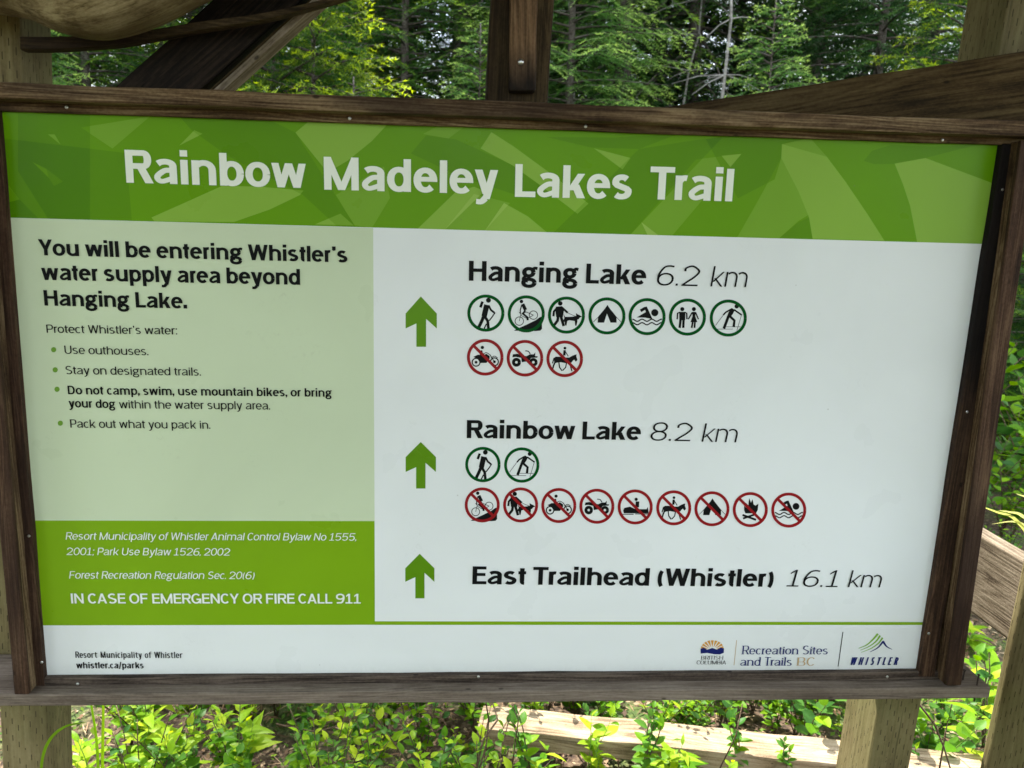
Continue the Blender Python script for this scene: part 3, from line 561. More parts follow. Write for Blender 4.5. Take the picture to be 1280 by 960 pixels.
# pictograms ---------------------------------------------------------------
def ln(w, *p): return ribbon([(a*1., b*1.) for a, b in p], w, w)+[disc(a, b, w/2, 10) for a, b in p[1:-1]]
def rg(cx, cy, r, w, n=40): q = arc_pts(cx-r, cy-r, cx+r, cy+r, 0, 360, w, w, n, 2); return ribbon(q, w, w)
def tri_(*p):
    """concave outline -> triangles"""
    vs = [V2((a, b)) for a, b in p]; n = len(vs); ov, _a, of, _b, _c, _d = G2.delaunay_2d_cdt(vs, [(i, (i+1) % n) for i in range(n)], [], 1, 1e-4)
    return [[(ov[i].x, ov[i].y) for i in f] for f in of]
ICON = dict(
 hiker=((218, 198, 157), [disc(240, 89, 21)]+ln(46, (226, 128), (204, 225))+ln(17, (240, 132), (262, 172), (292, 196))+ln(10, (296, 194), (268, 235), (246, 262))+ln(27, (203, 215), (186, 260), (156, 322))+ln(24, (206, 222), (234, 265), (241, 334))+ln(11, (224, 288), (204, 328))+ln(22, (190, 100), (172, 150))),
 biker=((558, 205, 155), [disc(518, 101, 15)]+ln(28, (528, 122), (552, 172))+ln(9, (520, 130), (508, 175), (510, 205))+ln(18, (552, 175), (530, 202), (568, 235), (570, 258))+rg(500, 265, 38, 6)+rg(618, 215, 38, 6)+ln(5, (500, 265), (512, 210), (562, 190), (618, 215))+ln(5, (512, 215), (565, 245), (618, 215))+ln(6, (498, 192), (515, 205))+tri_((470, 335), (560, 295), (640, 256), (672, 232), (688, 228), (690, 330), (675, 345), (640, 348), (455, 345))),
 walker=((897, 215, 155), [disc(845, 117, 19)]+tri_((808, 145), (860, 140), (878, 165), (866, 232), (812, 232), (806, 190))+ln(18, (818, 155), (792, 185), (788, 225))+ln(17, (860, 152), (908, 196))+ln(4, (910, 198), (965, 222), (990, 228))+ln(23, (828, 225), (822, 262), (793, 300))+ln(23, (850, 225), (874, 306))+tri_((872, 205), (886, 230), (950, 228), (978, 222), (976, 198), (990, 208), (1006, 215), (1027, 228), (1008, 236), (998, 250), (988, 252), (988, 270), (980, 303), (970, 303), (966, 264), (920, 258), (904, 264), (896, 303), (886, 300), (882, 275), (868, 262), (880, 240))),
 tent=((1238, 222, 155), tri_((1242, 130), (1262, 160), (1318, 230), (1318, 278), (1268, 278), (1238, 202), (1214, 278), (1160, 278), (1165, 228), (1222, 160))+ln(4, (1165, 232), (1125, 272))+ln(4, (1310, 225), (1355, 272))),
 swimmer=((363, 228, 155), [disc(427, 195, 30)]+ln(24, (308, 180), (348, 156))+tri_((340, 148), (360, 143), (408, 248), (345, 236), (275, 235), (352, 190))+ribbon([(240+i*8, 258-9*math.cos(i*.62)) for i in range(32)], 10, 10)+ribbon([(240+i*8, 287-9*math.cos(i*.62)) for i in range(32)], 10, 10)),
 toilets=((703, 232, 155), [disc(660, 165, 17), disc(757, 165, 17), [(634, 188), (686, 188), (684, 258), (636, 258)]]+ln(12, (617, 250), (621, 200), (640, 192))+ln(12, (699, 250), (697, 200), (680, 192))+ln(20, (646, 250), (638, 322))+ln(20, (671, 250), (668, 322))+tri_((740, 188), (774, 188), (768, 225), (786, 274), (728, 274), (746, 225))+ln(11, (742, 194), (710, 250))+ln(11, (772, 194), (795, 250))+ln(15, (748, 268), (738, 322))+ln(15, (766, 268), (762, 322))),
 skier=((1047, 240, 155), [disc(1117, 142, 18)]+tri_((1075, 155), (1102, 172), (1085, 205), (1062, 238), (1035, 230), (1050, 190))+ln(13, (1072, 165), (1025, 192), (1005, 215))+ln(4, (1005, 215), (940, 302))+ln(13, (1095, 170), (1160, 215))+ln(4, (1156, 218), (1118, 345))+ln(23, (1048, 225), (1010, 328))+ln(21, (1060, 225), (1098, 260), (1092, 315))+ln(4, (945, 332), (1085, 332))+ln(4, (1020, 313), (1150, 313))),
 motorbike=((212, 570, 155), [disc(188, 487, 14), disc(135, 612, 12, 12), disc(290, 608, 12, 12)]+ln(27, (174, 512), (180, 548))+tri_((112, 566), (150, 548), (200, 552), (222, 540), (250, 560), (250, 580), (222, 618), (170, 618), (150, 588))+rg(135, 612, 38, 10)+rg(290, 608, 38, 10)+ln(7, (250, 545), (290, 608))+ribbon(catmull([(262, 575), (290, 560), (318, 576)]), 6, 6)+ribbon(catmull([(192, 545), (220, 531), (248, 545)]), 6, 6)),
 quad=((547, 578, 155), rg(475, 612, 38, 27)+rg(618, 612, 36, 25)+tri_((440, 570), (445, 545), (485, 540), (520, 556), (560, 560), (590, 545), (620, 545), (635, 528), (633, 560), (656, 562), (650, 573), (600, 575), (580, 602), (520, 612), (515, 575), (470, 566))+ribbon(catmull([(550, 515), (576, 520), (592, 542)]), 8, 8)),
 rider=((882, 583, 155), [disc(884, 493, 12)]+ln(20, (882, 510), (878, 555))+ln(7, (890, 525), (912, 562))+tri_((788, 578), (805, 565), (840, 565), (880, 572), (920, 572), (945, 558), (970, 548), (984, 545), (980, 562), (990, 592), (976, 608), (962, 590), (950, 600), (940, 615), (900, 622), (850, 612), (820, 615), (795, 622))+ln(13, (802, 608), (788, 640), (776, 682))+ln(10, (832, 608), (838, 655), (860, 685))+ln(9, (898, 612), (890, 655), (865, 682))+ln(10, (925, 608), (932, 650), (943, 687))+ln(9, (792, 575), (778, 622))),
 snowmobile=((192, 166, 108), [disc(198, 119, 10)]+ln(22, (206, 132), (205, 168))+tri_((118, 188), (125, 172), (160, 164), (190, 178), (230, 180), (262, 180), (270, 166), (275, 205), (122, 205))+ln(5, (112, 211), (182, 211))+ln(5, (192, 209), (276, 209))),
 campfire=((900, 182, 108), tri_((862, 158), (876, 172), (870, 138), (888, 155), (893, 110), (904, 140), (914, 118), (920, 150), (932, 158), (950, 146), (946, 185), (934, 205), (870, 205), (862, 185))+ln(13, (852, 215), (935, 245))+ln(12, (855, 237), (925, 213))))
def icon(kind, x, y, R, ban):
    (cx, cy, r), polys = ICON[kind]; f = lambda pl: [[(x+(a-cx)/r*R, y+(b-cy)/r*R) for a, b in p] for p in pl]
    nm_ = dict(hiker='hiker', biker='mountain biker', walker='person walking a dog', tent='tent', swimmer='swimmer', toilets='man and woman', skier='skier', motorbike='motorcyclist', quad='quad bike', rider='horse rider', snowmobile='snowmobile', campfire='campfire')[kind]
    o = sheet('pictogram', f(polys), 'black', 8, label='black %s pictogram' % nm_)
    rr = rg(cx, cy, r, r*.165, 48)
    if ban:
        c = .66*r; rr = rr+ln(r*.16, (cx-c, cy-c), (cx+c, cy+c))
    sheet('prohibition_ring' if ban else 'permission_ring', f(rr), 'red' if ban else 'ring', 10, label='%s ring round the %s' % ('red slashed' if ban else 'dark green', nm_))
for k, x, y in zip(['hiker', 'biker', 'walker', 'tent', 'swimmer', 'toilets', 'skier'], [607.3, 657.8, 708.1, 758.7, 808.9, 859.3, 910.4], [391.4, 392.4, 393.9, 394.9, 395.8, 396.4, 397.6]): icon(k, x, y, 23.2, 0)
for k, x, y in [('motorbike', 606.5, 446.6), ('quad', 656.2, 447.8), ('rider', 705.9, 448.5)]: icon(k, x, y, 22.9, 1)
for k, x, y in [('hiker', 603.6, 580.7), ('skier', 652.2, 581.3)]: icon(k, x, y, 22.1, 0)
for k, x, y in zip(['biker', 'walker', 'motorbike', 'quad', 'snowmobile', 'rider', 'tent', 'campfire', 'swimmer'], [602.8, 650.8, 698.5, 746.1, 794, 842.2, 890, 937.9, 986], [631.2, 631.2, 631.9, 632.8, 633.7, 634.8, 636, 637, 637.6]): icon(k, x, y, 21.9, 1)
# logos in the footer
ex, ey = 890.4, 815
sunp = []
for i in range(9):
    a0 = math.pi*(i+.12)/9; a1 = math.pi*(i+.88)/9
    sunp.append([(ex+4.5*math.cos((a0+a1)/2), ey-3-3*math.sin((a0+a1)/2)), (ex+14.2*math.cos(a0), ey-4.2-10.6*math.sin(a0)), (ex+14.2*math.cos(a1), ey-4.2-10.6*math.sin(a1))])
sheet('sunrise_emblem', sunp, 'gold', 6, label='golden sun rays of the provincial emblem')
sheet('mountain_emblem', tri_((875.6, 811), (880, 809.6), (884, 812.2), (890.4, 809.8), (896, 812), (901, 809.4), (905, 810.6), (904.8, 816), (900, 818), (893, 817.8), (884, 816.2), (875.8, 817)), 'navy', 7, label='navy mountain shape of the provincial emblem')
letter('BRITISH', SERIF, (875.6, 824), (903.8, 824), 4.7, 'black'); letter('COLUMBIA', SERIF, (870.4, 830), (907.3, 830), 4.7, 'black')
sheet('divider_line', [[(920.4, 800.3), (921.2, 800.3), (917.9, 831.5), (917.1, 831.5)]], 'tan', 6); sheet('divider_line', [[(1053.2, 789.8), (1054.2, 789.8), (1048.1, 833), (1047.1, 833)]], 'black', 6)
SR = Face(.15, .06, .66, serif=.075, k=1.2)
letter('Recreation Sites', SR, (926.5, 817.4), (1034, 817.4), 10.6, 'navy'); letter('and Trails', SR, (924.8, 831.6), (989, 831.6), 10.6, 'navy'); letter('BC', SERIF, (995, 831.6), (1016.9, 831.6), 10.2, 'tan')
E_ = lambda *p: [(860+x/4.571, 780+y/4.571) for x, y in p]
sw = []
for q, w in [([(975, 139), (1020, 120), (1055, 90), (1085, 56)], 2.2), ([(985, 150), (1035, 128), (1075, 98), (1098, 66)], 2.0), ([(990, 162), (1045, 140), (1088, 110), (1112, 78)], 1.8)]:
    sw += ribbon(catmull(E_(*q)), w, w, (.3, 1.2))
sheet('mountain_emblem', sw, 'moss', 6, label='three green swooshes of the resort emblem')
sheet('mountain_emblem', ribbon(catmull(E_((1040, 160), (1085, 135), (1115, 100))), 1.8, 1.8, (.3, 1.4))+ribbon(catmull(E_((1113, 98), (1135, 128), (1167, 146))), 2, 2, (1.5, .2)), 'navy', 7, label='navy peak of the resort emblem')
letter('WHISTLER', Face(.17, .13, k=.62), (1062.8, 830.8), (1121.9, 830.8), 9.6, 'navy', .16, .22)
# ---------------------------------------------------------------- the shelter that carries the sign
shel = empty('trail_shelter', (0, .13, 0), 'timber shelter of posts, braces and a peeled log round the trail sign', 'shelter')
def post(name, bot, top, w, d, mat, parent, z0=-.1, z1=None, label=None, seed=0):
    """square post whose near left edge runs through two points"""
    b, t = Vector(bot), Vector(top); u = (t-b)/(t.z-b.z); b = b+u*(z0-b.z); t = b+u*((z1 or t.z)-b.z)
    off = Vector((w/2, d/2, 0)); return timber(name, b+off, t+off, (1, 0, 0), w, d, mat, parent, .005, 20, .0008, seed, label)
YP = .095
a, b = P(1, 900, YP), P(-40, 50, YP)
post('post', P(1, 920, YP), P(-42, 60, YP), .081, .098, MW['post'], shel, z1=1.99, seed=11)
post('post', P(1095, 910, YP), P(1252, 45, YP), .084, .118, MW['post'], shel, z1=2.35, seed=12)
kb, kt = P(607.5, 122, .1), P(613.5, 0, .1)
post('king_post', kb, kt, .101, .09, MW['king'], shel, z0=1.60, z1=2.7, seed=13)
ks = P(637, 113, .07); kt2 = P(637.5, 0, .07)
o = post('cover_strip', ks, kt2, .0425, .03, MW['strip'], shel, z0=ks.z, z1=2.6, seed=14)
bm = bmesh.new(); bmesh.ops.create_uvsphere(bm, u_segments=12, v_segments=8, radius=.0052, matrix=Matrix.Translation(P(651, 77.5, .069)) @ Matrix.Scale(.6, 4, (0, 1, 0)))
mobj('bolt', mesh_bm('bolt', bm), scm, shel, smooth=True)
# left brace: dark front face, lit under side coloured in as a pale strip
def skew_timber(name, pts, Y0, Y1, mat, lab=None):
    """timber from its outline on the plane y = Y0, carried back to Y1"""
    bm = bmesh.new(); f = [bm.verts.new(P(*q, Y0)) for q in pts]; g = [bm.verts.new(v.co+Vector((0, Y1-Y0, 0))) for v in f]
    bm.faces.new(f); bm.faces.new(g[::-1])
    for i in range(len(f)): bm.faces.new((f[i], g[i], g[(i+1) % len(f)], f[(i+1) % len(f)]))
    bmesh.ops.recalc_face_normals(bm, faces=bm.faces); bmesh.ops.bevel(bm, geom=bm.edges[:], offset=.003, segments=2, affect='EDGES')
    X = (P(*pts[0], Y0)-P(*pts[1], Y0)).normalized(); Y = Vector((0, 1, 0)); Z = X.cross(Y).normalized()
    M = Matrix.Translation(P(*pts[0], Y0)) @ Matrix((X, Y, Z)).transposed().to_4x4(); bmesh.ops.transform(bm, matrix=M.inverted(), verts=bm.verts)
    o = mobj(name, mesh_bm(name, bm), mat, shel, M)
    if lab: o['label'] = lab
    return o
def aim(name, pa, ya, pb, yb, w, t, mat, seed, lab=None, wd=None):
    A_, B_ = P(*pa, ya), P(*pb, yb); d = (B_-A_).normalized()
    wd = wd or Vector((0, 1, 0)).cross(d); return timber(name, A_-d*.05, B_+d*.25, wd, w, t, mat, shel, .004, None, .0008, seed, lab)
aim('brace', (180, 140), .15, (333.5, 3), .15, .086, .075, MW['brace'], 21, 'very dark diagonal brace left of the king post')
aim('brace_edge_strip', (270, 122), .122, (394, 10), .122, .011, .05, MW['handrail'], 22, 'pale strip painted for the lit under side of the dark brace')  # pale colour stands for light on the under side of the brace
aim('brace_edge_strip', (252, 126), .118, (376, 15), .118, .006, .02, MW['king'], 24)
# right brace rises to the right in front of the right post
a, b = P(815, 128.5, .22), P(1310, 60.5, .02); d = (b-a).normalized(); up = Vector((0, 0, 1)); up = (up-d*up.dot(d)).normalized(); cx_ = d.cross(up)
timber('brace', a-up*.08-d*.3, b-up*.055+d*.3, up, .12, .04, MW['beam'], shel, .004, None, .001, 23, 'brown diagonal beam rising to the right behind the top rail')
b2 = timber('brace', a-up*.08-d*.3, b-up*.055+d*.3, up, .0, .0, MW['beam'], None) if 0 else None
# peeled log, bulging, resting on the left post
def log_mesh():
    bm = bmesh.new(); rnd = random.Random(5); n = 40; rings = []
    xs = [-260, -120, -40, 20, 67, 110, 150, 200, 250, 320, 420, 560, 760]; lo = [10, 12, 14, 22, 41, 48, 42, 24, 0, -28, -50, -70, -90]; cen = [-118, -116, -114, -112, -110, -108, -108, -110, -114, -122, -134, -150, -170]
    q = catmull(list(zip(xs, lo)), 4); cc = catmull(list(zip(xs, cen)), 4)
    for i, ((x, l), (_x, c)) in enumerate(zip(q, cc)):
        top = P(x, c, .02); bot = P(x, l, .02); r = (top-bot).length; ring = []
        for k in range(n):
            a = 2*math.pi*k/n; f = 1+.030*math.sin(3*a+i*.21)+.018*math.sin(7*a-i*.33)+.010*math.sin(13*a+i*.11)+rnd.uniform(-.003, .003)
            if abs(a-1.5*math.pi) < .5: f = 1
            ring.append(bm.verts.new(top+Vector((0, math.cos(a)*r*f*.8, math.sin(a)*r*f))))
        rings.append(ring)
    for A_, B_ in zip(rings, rings[1:]):
        for k in range(n): bm.faces.new((A_[k], A_[(k+1) % n], B_[(k+1) % n], B_[k])).smooth = True
    bm.faces.new(rings[0][::-1]); bm.faces.new(rings[-1]); bmesh.ops.recalc_face_normals(bm, faces=bm.faces)
    # grain runs along local X: lean it with the log
    o0 = P(110, -108, .02); X = (P(420, -134, .02)-P(-120, -116, .02)).normalized(); X = (Matrix.Rotation(-.32, 3, 'Y') @ X); Y = Vector((0, 1, 0)); Z = X.cross(Y)
    M = Matrix.Translation(o0) @ Matrix((X, Y, Z)).transposed().to_4x4(); bmesh.ops.transform(bm, matrix=M.inverted(), verts=bm.verts)
    return mesh_bm('log_rafter', bm), M
me, M = log_mesh(); mobj('log_rafter', me, MW['log'], shel, M)
# loose curved slat under the log
bm = bmesh.new(); q = catmull([(30, 56), (67, 56), (133, 53), (170, 49), (250, 35), (330, 23), (400, 6), (450, -8)], 5); q2 = [7, 7, 6, 5.4, 4.6, 3.8, 2.8, 2.4]
pr = None
for i, (x, y) in enumerate(q):
    h = q2[min(len(q2)-1, i//5)]*(1-(i % 5)/5)+q2[min(len(q2)-1, i//5+1)]*((i % 5)/5); c = P(x, y, .075); r = .00138*h
    ring = [bm.verts.new(c+Vector((0, a_*.012, b_*r))) for a_, b_ in ((-1, -.8), (-.7, -1), (.8, -1), (1, 0), (.8, 1), (-.8, 1))]
    if pr:
        for k in range(6): bm.faces.new((pr[k], pr[(k+1) % 6], ring[(k+1) % 6], ring[k]))
    pr = ring
bmesh.ops.recalc_face_normals(bm, faces=bm.faces); mobj('loose_slat', mesh_bm('loose_slat', bm), MW['king'], shel)
# roof over the sign (above the picture): two slopes of boards on a ridge
rb = MW['brace']
for s in (-1, 1):
    e, r = Vector((s*1.55, 0, 2.28)), Vector((0, 0, 2.86)); d = (r-e).normalized()
    for i in range(19):
        y = -1.855+i*.155; timber('roof_board', e+Vector((0, y, 0)), r+Vector((0, y, -.004 if s < 0 else 0)), (0, 1, 0), .150, .022, MW['beam'], shel, .002, 4, .0008, 40+i)  # front overhang lengthened to shade the sign and the posts
for x, y in ((-1.25, .16), (1.25, .16)): pass
# ---------------------------------------------------------------- railings either side
rr = empty('wooden_railing', (1.0, .0, 0), 'grey weathered handrail board with its post, right of the sign', 'railing', 'weathered railings beside the sign')
zr = P(1222, 655, .235).z
A1 = P(1222, 655, .235); A2 = PZ(1280, 688, zr); d = (A2-A1).normalized(); A0 = A1-d*.10; A3 = A1+d*1.7
n_ = d.cross(Vector((0, 0, 1))).normalized()
hgt = (A1-P(1205, 745, .235)).length*1.0
timber('handrail_board', A0+Vector((0, 0, -hgt/2))-n_*-.019, A3+Vector((0, 0, -hgt/2))-n_*-.019, (0, 0, 1), hgt, .038, MW['handrail'], rr, .003, None, .0008, 31)
pb, pt = P(1224, 960, .03)-Vector((0, .105, 0)), P(1281, 690, .03)-Vector((0, .105, 0))
post('railing_post', pb, pt, .105, .105, MW['post'], rr, z1=1.75, seed=32)
rl = empty('wooden_railing', (-1.1, .2, 0), 'sliver of brown railing board behind the left edge of the frame', 'railing', 'weathered railings beside the sign')
B1 = P(16, 742, .16); B2 = P(16, 870, .16); B0 = P(-200, 800, .02)
timber('handrail_board', (B1+B2)/2, (B1+B2)/2+Vector((-1.5, -.5, 0)), (0, 0, 1), (B1-B2).length, .038, MW['beam'], rl, .003, None, .0008, 33)
timber('rail_cap', B1+Vector((.0, .02, .022)), B1+Vector((-1.5, -.48, .022)), (.3, 1, 0), .09, .038, MW['handrail'], rl, .003, None, .0008, 34)
timber('railing_post', (-1.75, -.22, -.1), (-1.75, -.22, 1.0), (1, 0, 0), .09, .09, MW['post'], rl, .004, None, .0008, 35)
# low plank lying behind the sign
p1, p2 = PZ(604, 880, .155), PZ(1236, 943, .155); d = (p2-p1).normalized(); n_ = Vector((d.y, -d.x, 0)); wd = .115
o = timber('low_plank', p1+n_*wd/2+Vector((0, 0, -.028)), p2+d*.35+n_*wd/2+Vector((0, 0, -.028)), n_, wd, .056, MW['plank'], None, .006, None, .0022, 36)
tag(o, 'pale sun-bleached plank lying low among the plants under the sign', 'plank')
for k, t in enumerate((.16, 1.25)):
    c = p1+d*t+n_*wd/2; bm = bmesh.new(); tube(bm, [(c.x, c.y, -.05), (c.x+.004, c.y, .05), (c.x, c.y, .098)], .045, 10, k, .05)
    o = mobj('support_block', mesh_bm('support_block', bm), MW['bark'], None); tag(o, 'short round log block under the %s of the low plank' % ('left end' if k == 0 else 'right end'), 'log block')
# ---------------------------------------------------------------- ground
def gz(x, y): return .035*math.sin(x*1.7+y*.9)+.03*math.sin(x*.6-y*1.9+1)+.25*max(0, y-6)*.10+.012*math.sin(x*7)*math.sin(y*6)
m_g, N, L, b = new_mat('forest_floor'); tc = N.new('ShaderNodeTexCoord')
n1 = N.new('ShaderNodeTexNoise'); n1.inputs['Scale'].default_value = 60; n1.inputs['Detail'].default_value = 8; L.new(tc.outputs['Object'], n1.inputs['Vector'])
n2 = N.new('ShaderNodeTexNoise'); n2.inputs['Scale'].default_value = 3; n2.inputs['Detail'].default_value = 6; L.new(tc.outputs['Object'], n2.inputs['Vector'])
r1 = ramp(N, [(.3, (.018, .011, .007)), (.5, (.075, .045, .026)), (.72, (.20, .145, .09))]); L.new(n1.outputs['Fac'], r1.inputs[0])
r2 = ramp(N, [(.3, (.02, .045, .008)), (.7, (.09, .13, .025))]); L.new(n1.outputs['Fac'], r2.inputs[0])
mr = N.new('ShaderNodeMapRange'); mr.inputs['From Min'].default_value = .5; mr.inputs['From Max'].default_value = .62; L.new(n2.outputs['Fac'], mr.inputs['Value'])
mx = N.new('ShaderNodeMix'); mx.data_type = 'RGBA'; L.new(mr.outputs[0], mx.inputs['Factor']); L.new(r1.outputs[0], mx.inputs['A']); L.new(r2.outputs[0], mx.inputs['B']); L.new(mx.outputs['Result'], b.inputs['Base Color'])
b.inputs['Roughness'].default_value = .95; bp = N.new('ShaderNodeBump'); bp.inputs['Strength'].default_value = .8; bp.inputs['Distance'].default_value = .015; L.new(n1.outputs['Fac'], bp.inputs['Height']); L.new(bp.outputs[0], b.inputs['Normal'])
g = np.concatenate([-np.geomspace(260, 4, 14), np.linspace(-3.6, 3.6, 73), np.geomspace(4, 260, 14)]); nx = len(g)
V = [(x, y, gz(x, y) if abs(x) < 30 and abs(y) < 40 else .85) for y in g for x in g]
F = [(j*nx+i, j*nx+i+1, (j+1)*nx+i+1, (j+1)*nx+i) for j in range(nx-1) for i in range(nx-1)]
o = mobj('ground', mesh_np('ground', V, F), m_g, smooth=True); o['kind'] = 'structure'
# ---------------------------------------------------------------- conifers
rng = np.random.default_rng(7)
def conifer(h, r, base, nb, seed, leaf=(.05, .013), step=.04, droop=.25, up=.0, tr=.10, sparse=1.0, bstep=.10):
    """trunk mesh (with limbs) and crown mesh of needled sprays; crown carries 'tip' = young growth"""
    rn = np.random.default_rng(seed); bm = bmesh.new()
    zz = np.linspace(0, h, 14); wx = np.cumsum(rn.normal(0, .012*h/14, 14)); wy = np.cumsum(rn.normal(0, .012*h/14, 14)); wx -= wx[0]; wy -= wy[0]
    tube(bm, [(wx[i], wy[i], zz[i]-(.3 if i == 0 else 0)) for i in range(14)], [max(.006, tr*(1-zz[i]/h)**.85*(1.25 if i == 0 else 1)) for i in range(14)], 9, seed, .05)
    TV, TT = [], []
    for i in range(nb):
        t = (i+rn.uniform(0, 1))/nb; z = h*(base+(1-base)*t**.92*.985); az = i*2.39996+rn.normal(0, .35)
        Lb = r*((1-t)**.75)*rn.uniform(.65, 1.12)+.10
        if rn.uniform() > sparse: continue
        px_, py_ = np.interp(z, zz, wx), np.interp(z, zz, wy); n = 7; s = np.linspace(0, 1, n); el = up+.35*t
        rad = s*Lb*np.cos(el); zc = z+s*Lb*math.sin(el)-droop*Lb*(s**1.6)+droop*.55*Lb*np.maximum(0, s-.6)**1.3
        bend = rn.normal(0, .12)*s*s; X = px_+rad*np.cos(az+bend); Y = py_+rad*np.sin(az+bend); pts = np.stack([X, Y, zc], 1)
        tube(bm, [tuple(p) for p in pts], [max(.0022, (.010+.012*Lb)*(1-q)**.9*.55) for q in s], 4, i, 0, False)
        # side sprays
        ds = np.arange(.12*Lb+.04, Lb, bstep*rn.uniform(.85, 1.15))
        for side in (-1, 1):
            for q in ds:
                f = q/Lb; p = np.array([np.interp(f, s, pts[:, k]) for k in range(3)]); d = np.array([np.interp(min(1, f+.08), s, pts[:, k])-np.interp(max(0, f-.08), s, pts[:, k]) for k in range(3)]); d /= np.linalg.norm(d)
                sd = np.cross(d, [0, 0, 1.]); sd /= np.linalg.norm(sd)+1e-9; ang = rn.uniform(.75, 1.1)
                v = d*math.cos(ang)+side*sd*math.sin(ang)+np.array([0, 0, rn.normal(-.12, .12)]); v /= np.linalg.norm(v)
                l = (min(.55*Lb*(1-f)**.8+.05, .50)*rn.uniform(.7, 1.15)); m = max(2, int(l/step))
                k = (np.arange(m)+.5)/m; c = p+np.outer(k*l, v)+np.outer(-.22*l*k*k, [0, 0, 1.]); w = np.cross(v, [0, 0, 1.]); w /= np.linalg.norm(w)+1e-9
                ll = leaf[0]*(1.1-.45*k)*rn.uniform(.8, 1.2, m)
                for sg in (-1, 1):
                    tipv = c+v*(ll*.75)[:, None]+w*(sg*ll*.75)[:, None]+np.stack([rn.normal(0, .008, m), rn.normal(0, .008, m), rn.normal(.0, .012, m)], 1)
                    b1 = c-v*leaf[1]; b2 = c+v*leaf[1]
                    TV.append(np.stack([b1, b2, tipv], 1).reshape(-1, 3)); nw = np.clip(.35+(k-.3)*.9, 0, 1)*np.clip(f*1.9-.55, 0, 1); TT.append(np.repeat(nw, 3))
                TV.append(np.stack([c[-1]-w*leaf[1], c[-1]+w*leaf[1], c[-1]+v*leaf[0]*1.1])[None].reshape(-1, 3)); TT.append(np.full(3, min(1, f+.2)))
        e = pts[-1]; d = (pts[-1]-pts[-2]); d /= np.linalg.norm(d); w = np.cross(d, [0, 0, 1.])
        for a in (-.6, 0, .6): TV.append(np.stack([e-w*leaf[1], e+w*leaf[1], e+d*leaf[0]*1.4+w*a*leaf[0]])); TT.append(np.ones(3))
    V = np.concatenate(TV); T = np.concatenate(TT)
    return mesh_bm('trunk', bm), mesh_np('crown', V, np.arange(len(V)).reshape(-1, 3), T)
MF = dict(dark=leafy('dark_conifer_needles', (.022, .060, .022), (.07, .15, .03), .35, attr=True, var=.45),
          mid=leafy('mid_green_conifer_needles', (.035, .10, .025), (.18, .30, .04), .45, attr=True, var=.45),
          lime=leafy('lime_tipped_conifer_needles', (.03, .09, .02), (.38, .50, .045), .42, attr=True, var=.35),
          pale=leafy('pale_green_conifer_needles', (.08, .19, .05), (.40, .56, .15), .48, attr=True, var=.35))
print('conifers...')
KIND = {
 'tall': conifer(15, 2.7, .05, 300, 1, (.085, .017), .05, .42, -.05, .15, .95, .16),
 'tallb': conifer(13, 2.4, .06, 260, 2, (.085, .017), .05, .55, -.1, .12, .95, .16),
 'sparse': conifer(14, 2.0, .10, 200, 3, (.08, .016), .05, .5, -.1, .15, .85, .17),
 'mid': conifer(6.5, 1.9, .03, 200, 4, (.045, .009), .026, .32, .05, .07, .95, .10),
 'young': conifer(3.4, 1.0, .06, 120, 5, (.023, .0055), .0115, .16, .12, .028, 1, .065),
 'youngb': conifer(3.0, 1.1, .05, 110, 6, (.024, .0055), .012, .26, .10, .028, 1, .065)}
open('/tmp/tri.txt', 'w').write(str({k: len(a[1].polygons) for k, a in KIND.items()}))
for a in KIND.values():
    a[0].materials.append(MW['bark'])
CR = {}
def tree(kind, x, y, h, look, label, group=None, rz=None, name='conifer', thin=1):
    tm, cm = KIND[kind]; H = {'tall': 15, 'tallb': 13, 'sparse': 14, 'mid': 6.5, 'young': 3.4, 'youngb': 3.0}[kind]; s = h/H
    key = (kind, look)
    if key not in CR: c = cm.copy(); c.materials.append(MF[look]); CR[key] = c
    z = gz(x, y)-.05; rz = rz if rz is not None else (x*7+y*3) % 6.28
    r = empty(name, (x, y, z), label, 'tree', group, rz); M = WM[r] @ Matrix.Diagonal((s*thin, s*thin, s, 1))
    for nm_, me in (('trunk', tm), ('crown', CR[key])): place(bpy.data.objects.new(nm_, me), r, M)
    return r
def at(px, Y): return P(px, 280, Y).x
def top(px, py, Y): return P(px, py, Y).z
# trees one can tell apart, left to right
tree('sparse', at(222, 8.5), 8.5, 15, 'mid', 'grey trunked conifer between the log and the dark brace', thin=.9)
tree('mid', at(120, 6), 6, 5.6, 'mid', 'dark green fir just right of the top left post')
tree('youngb', at(35, 4.6), 4.6, 3.3, 'pale', 'soft green fir partly hidden by the top left post')
tree('young', at(345, 4.7), 4.7, 4.4, 'lime', 'bright fir with yellow tips beside the dark brace', rz=1.0)
tree('mid', at(318, 8), 8, 8.0, 'mid', 'taller green fir behind the bright yellow tipped one')
tree('young', at(392, 4.4), 4.4, 3.9, 'lime', 'second bright yellow green fir right of the dark brace', rz=2.0)
tree('youngb', at(442, 3.9), 3.9, top(440, 92, 3.9)+.03, 'lime', 'low yellow topped fir just showing over the top rail')
tree('tall', at(575, 8.8), 8.8, 15, 'dark', 'conifer with a thick dark trunk left of the king post', thin=1.15)
tree('mid', at(505, 6.6), 6.6, 6.2, 'mid', 'mid green fir in front of the thick dark trunk')
tree('young', at(596, 5.2), 5.2, 3.15, 'pale', 'small fir touching the left side of the king post')
tree('mid', at(705, 6.2), 6.2, 5.8, 'pale', 'light green fir immediately right of the king post')
tree('sparse', at(765, 7.6), 7.6, 13, 'mid', 'loose conifer with hanging branches right of the king post', thin=.85)
tree('tallb', at(852, 8.2), 8.2, 14, 'dark', 'conifer with a dark trunk over the middle of the top rail', thin=.85)
tree('young', at(948, 4.8), 4.8, top(948, -6, 4.8)-gz(4, 4.8), 'pale', 'young pale fir with a thin leader above the diagonal beam')
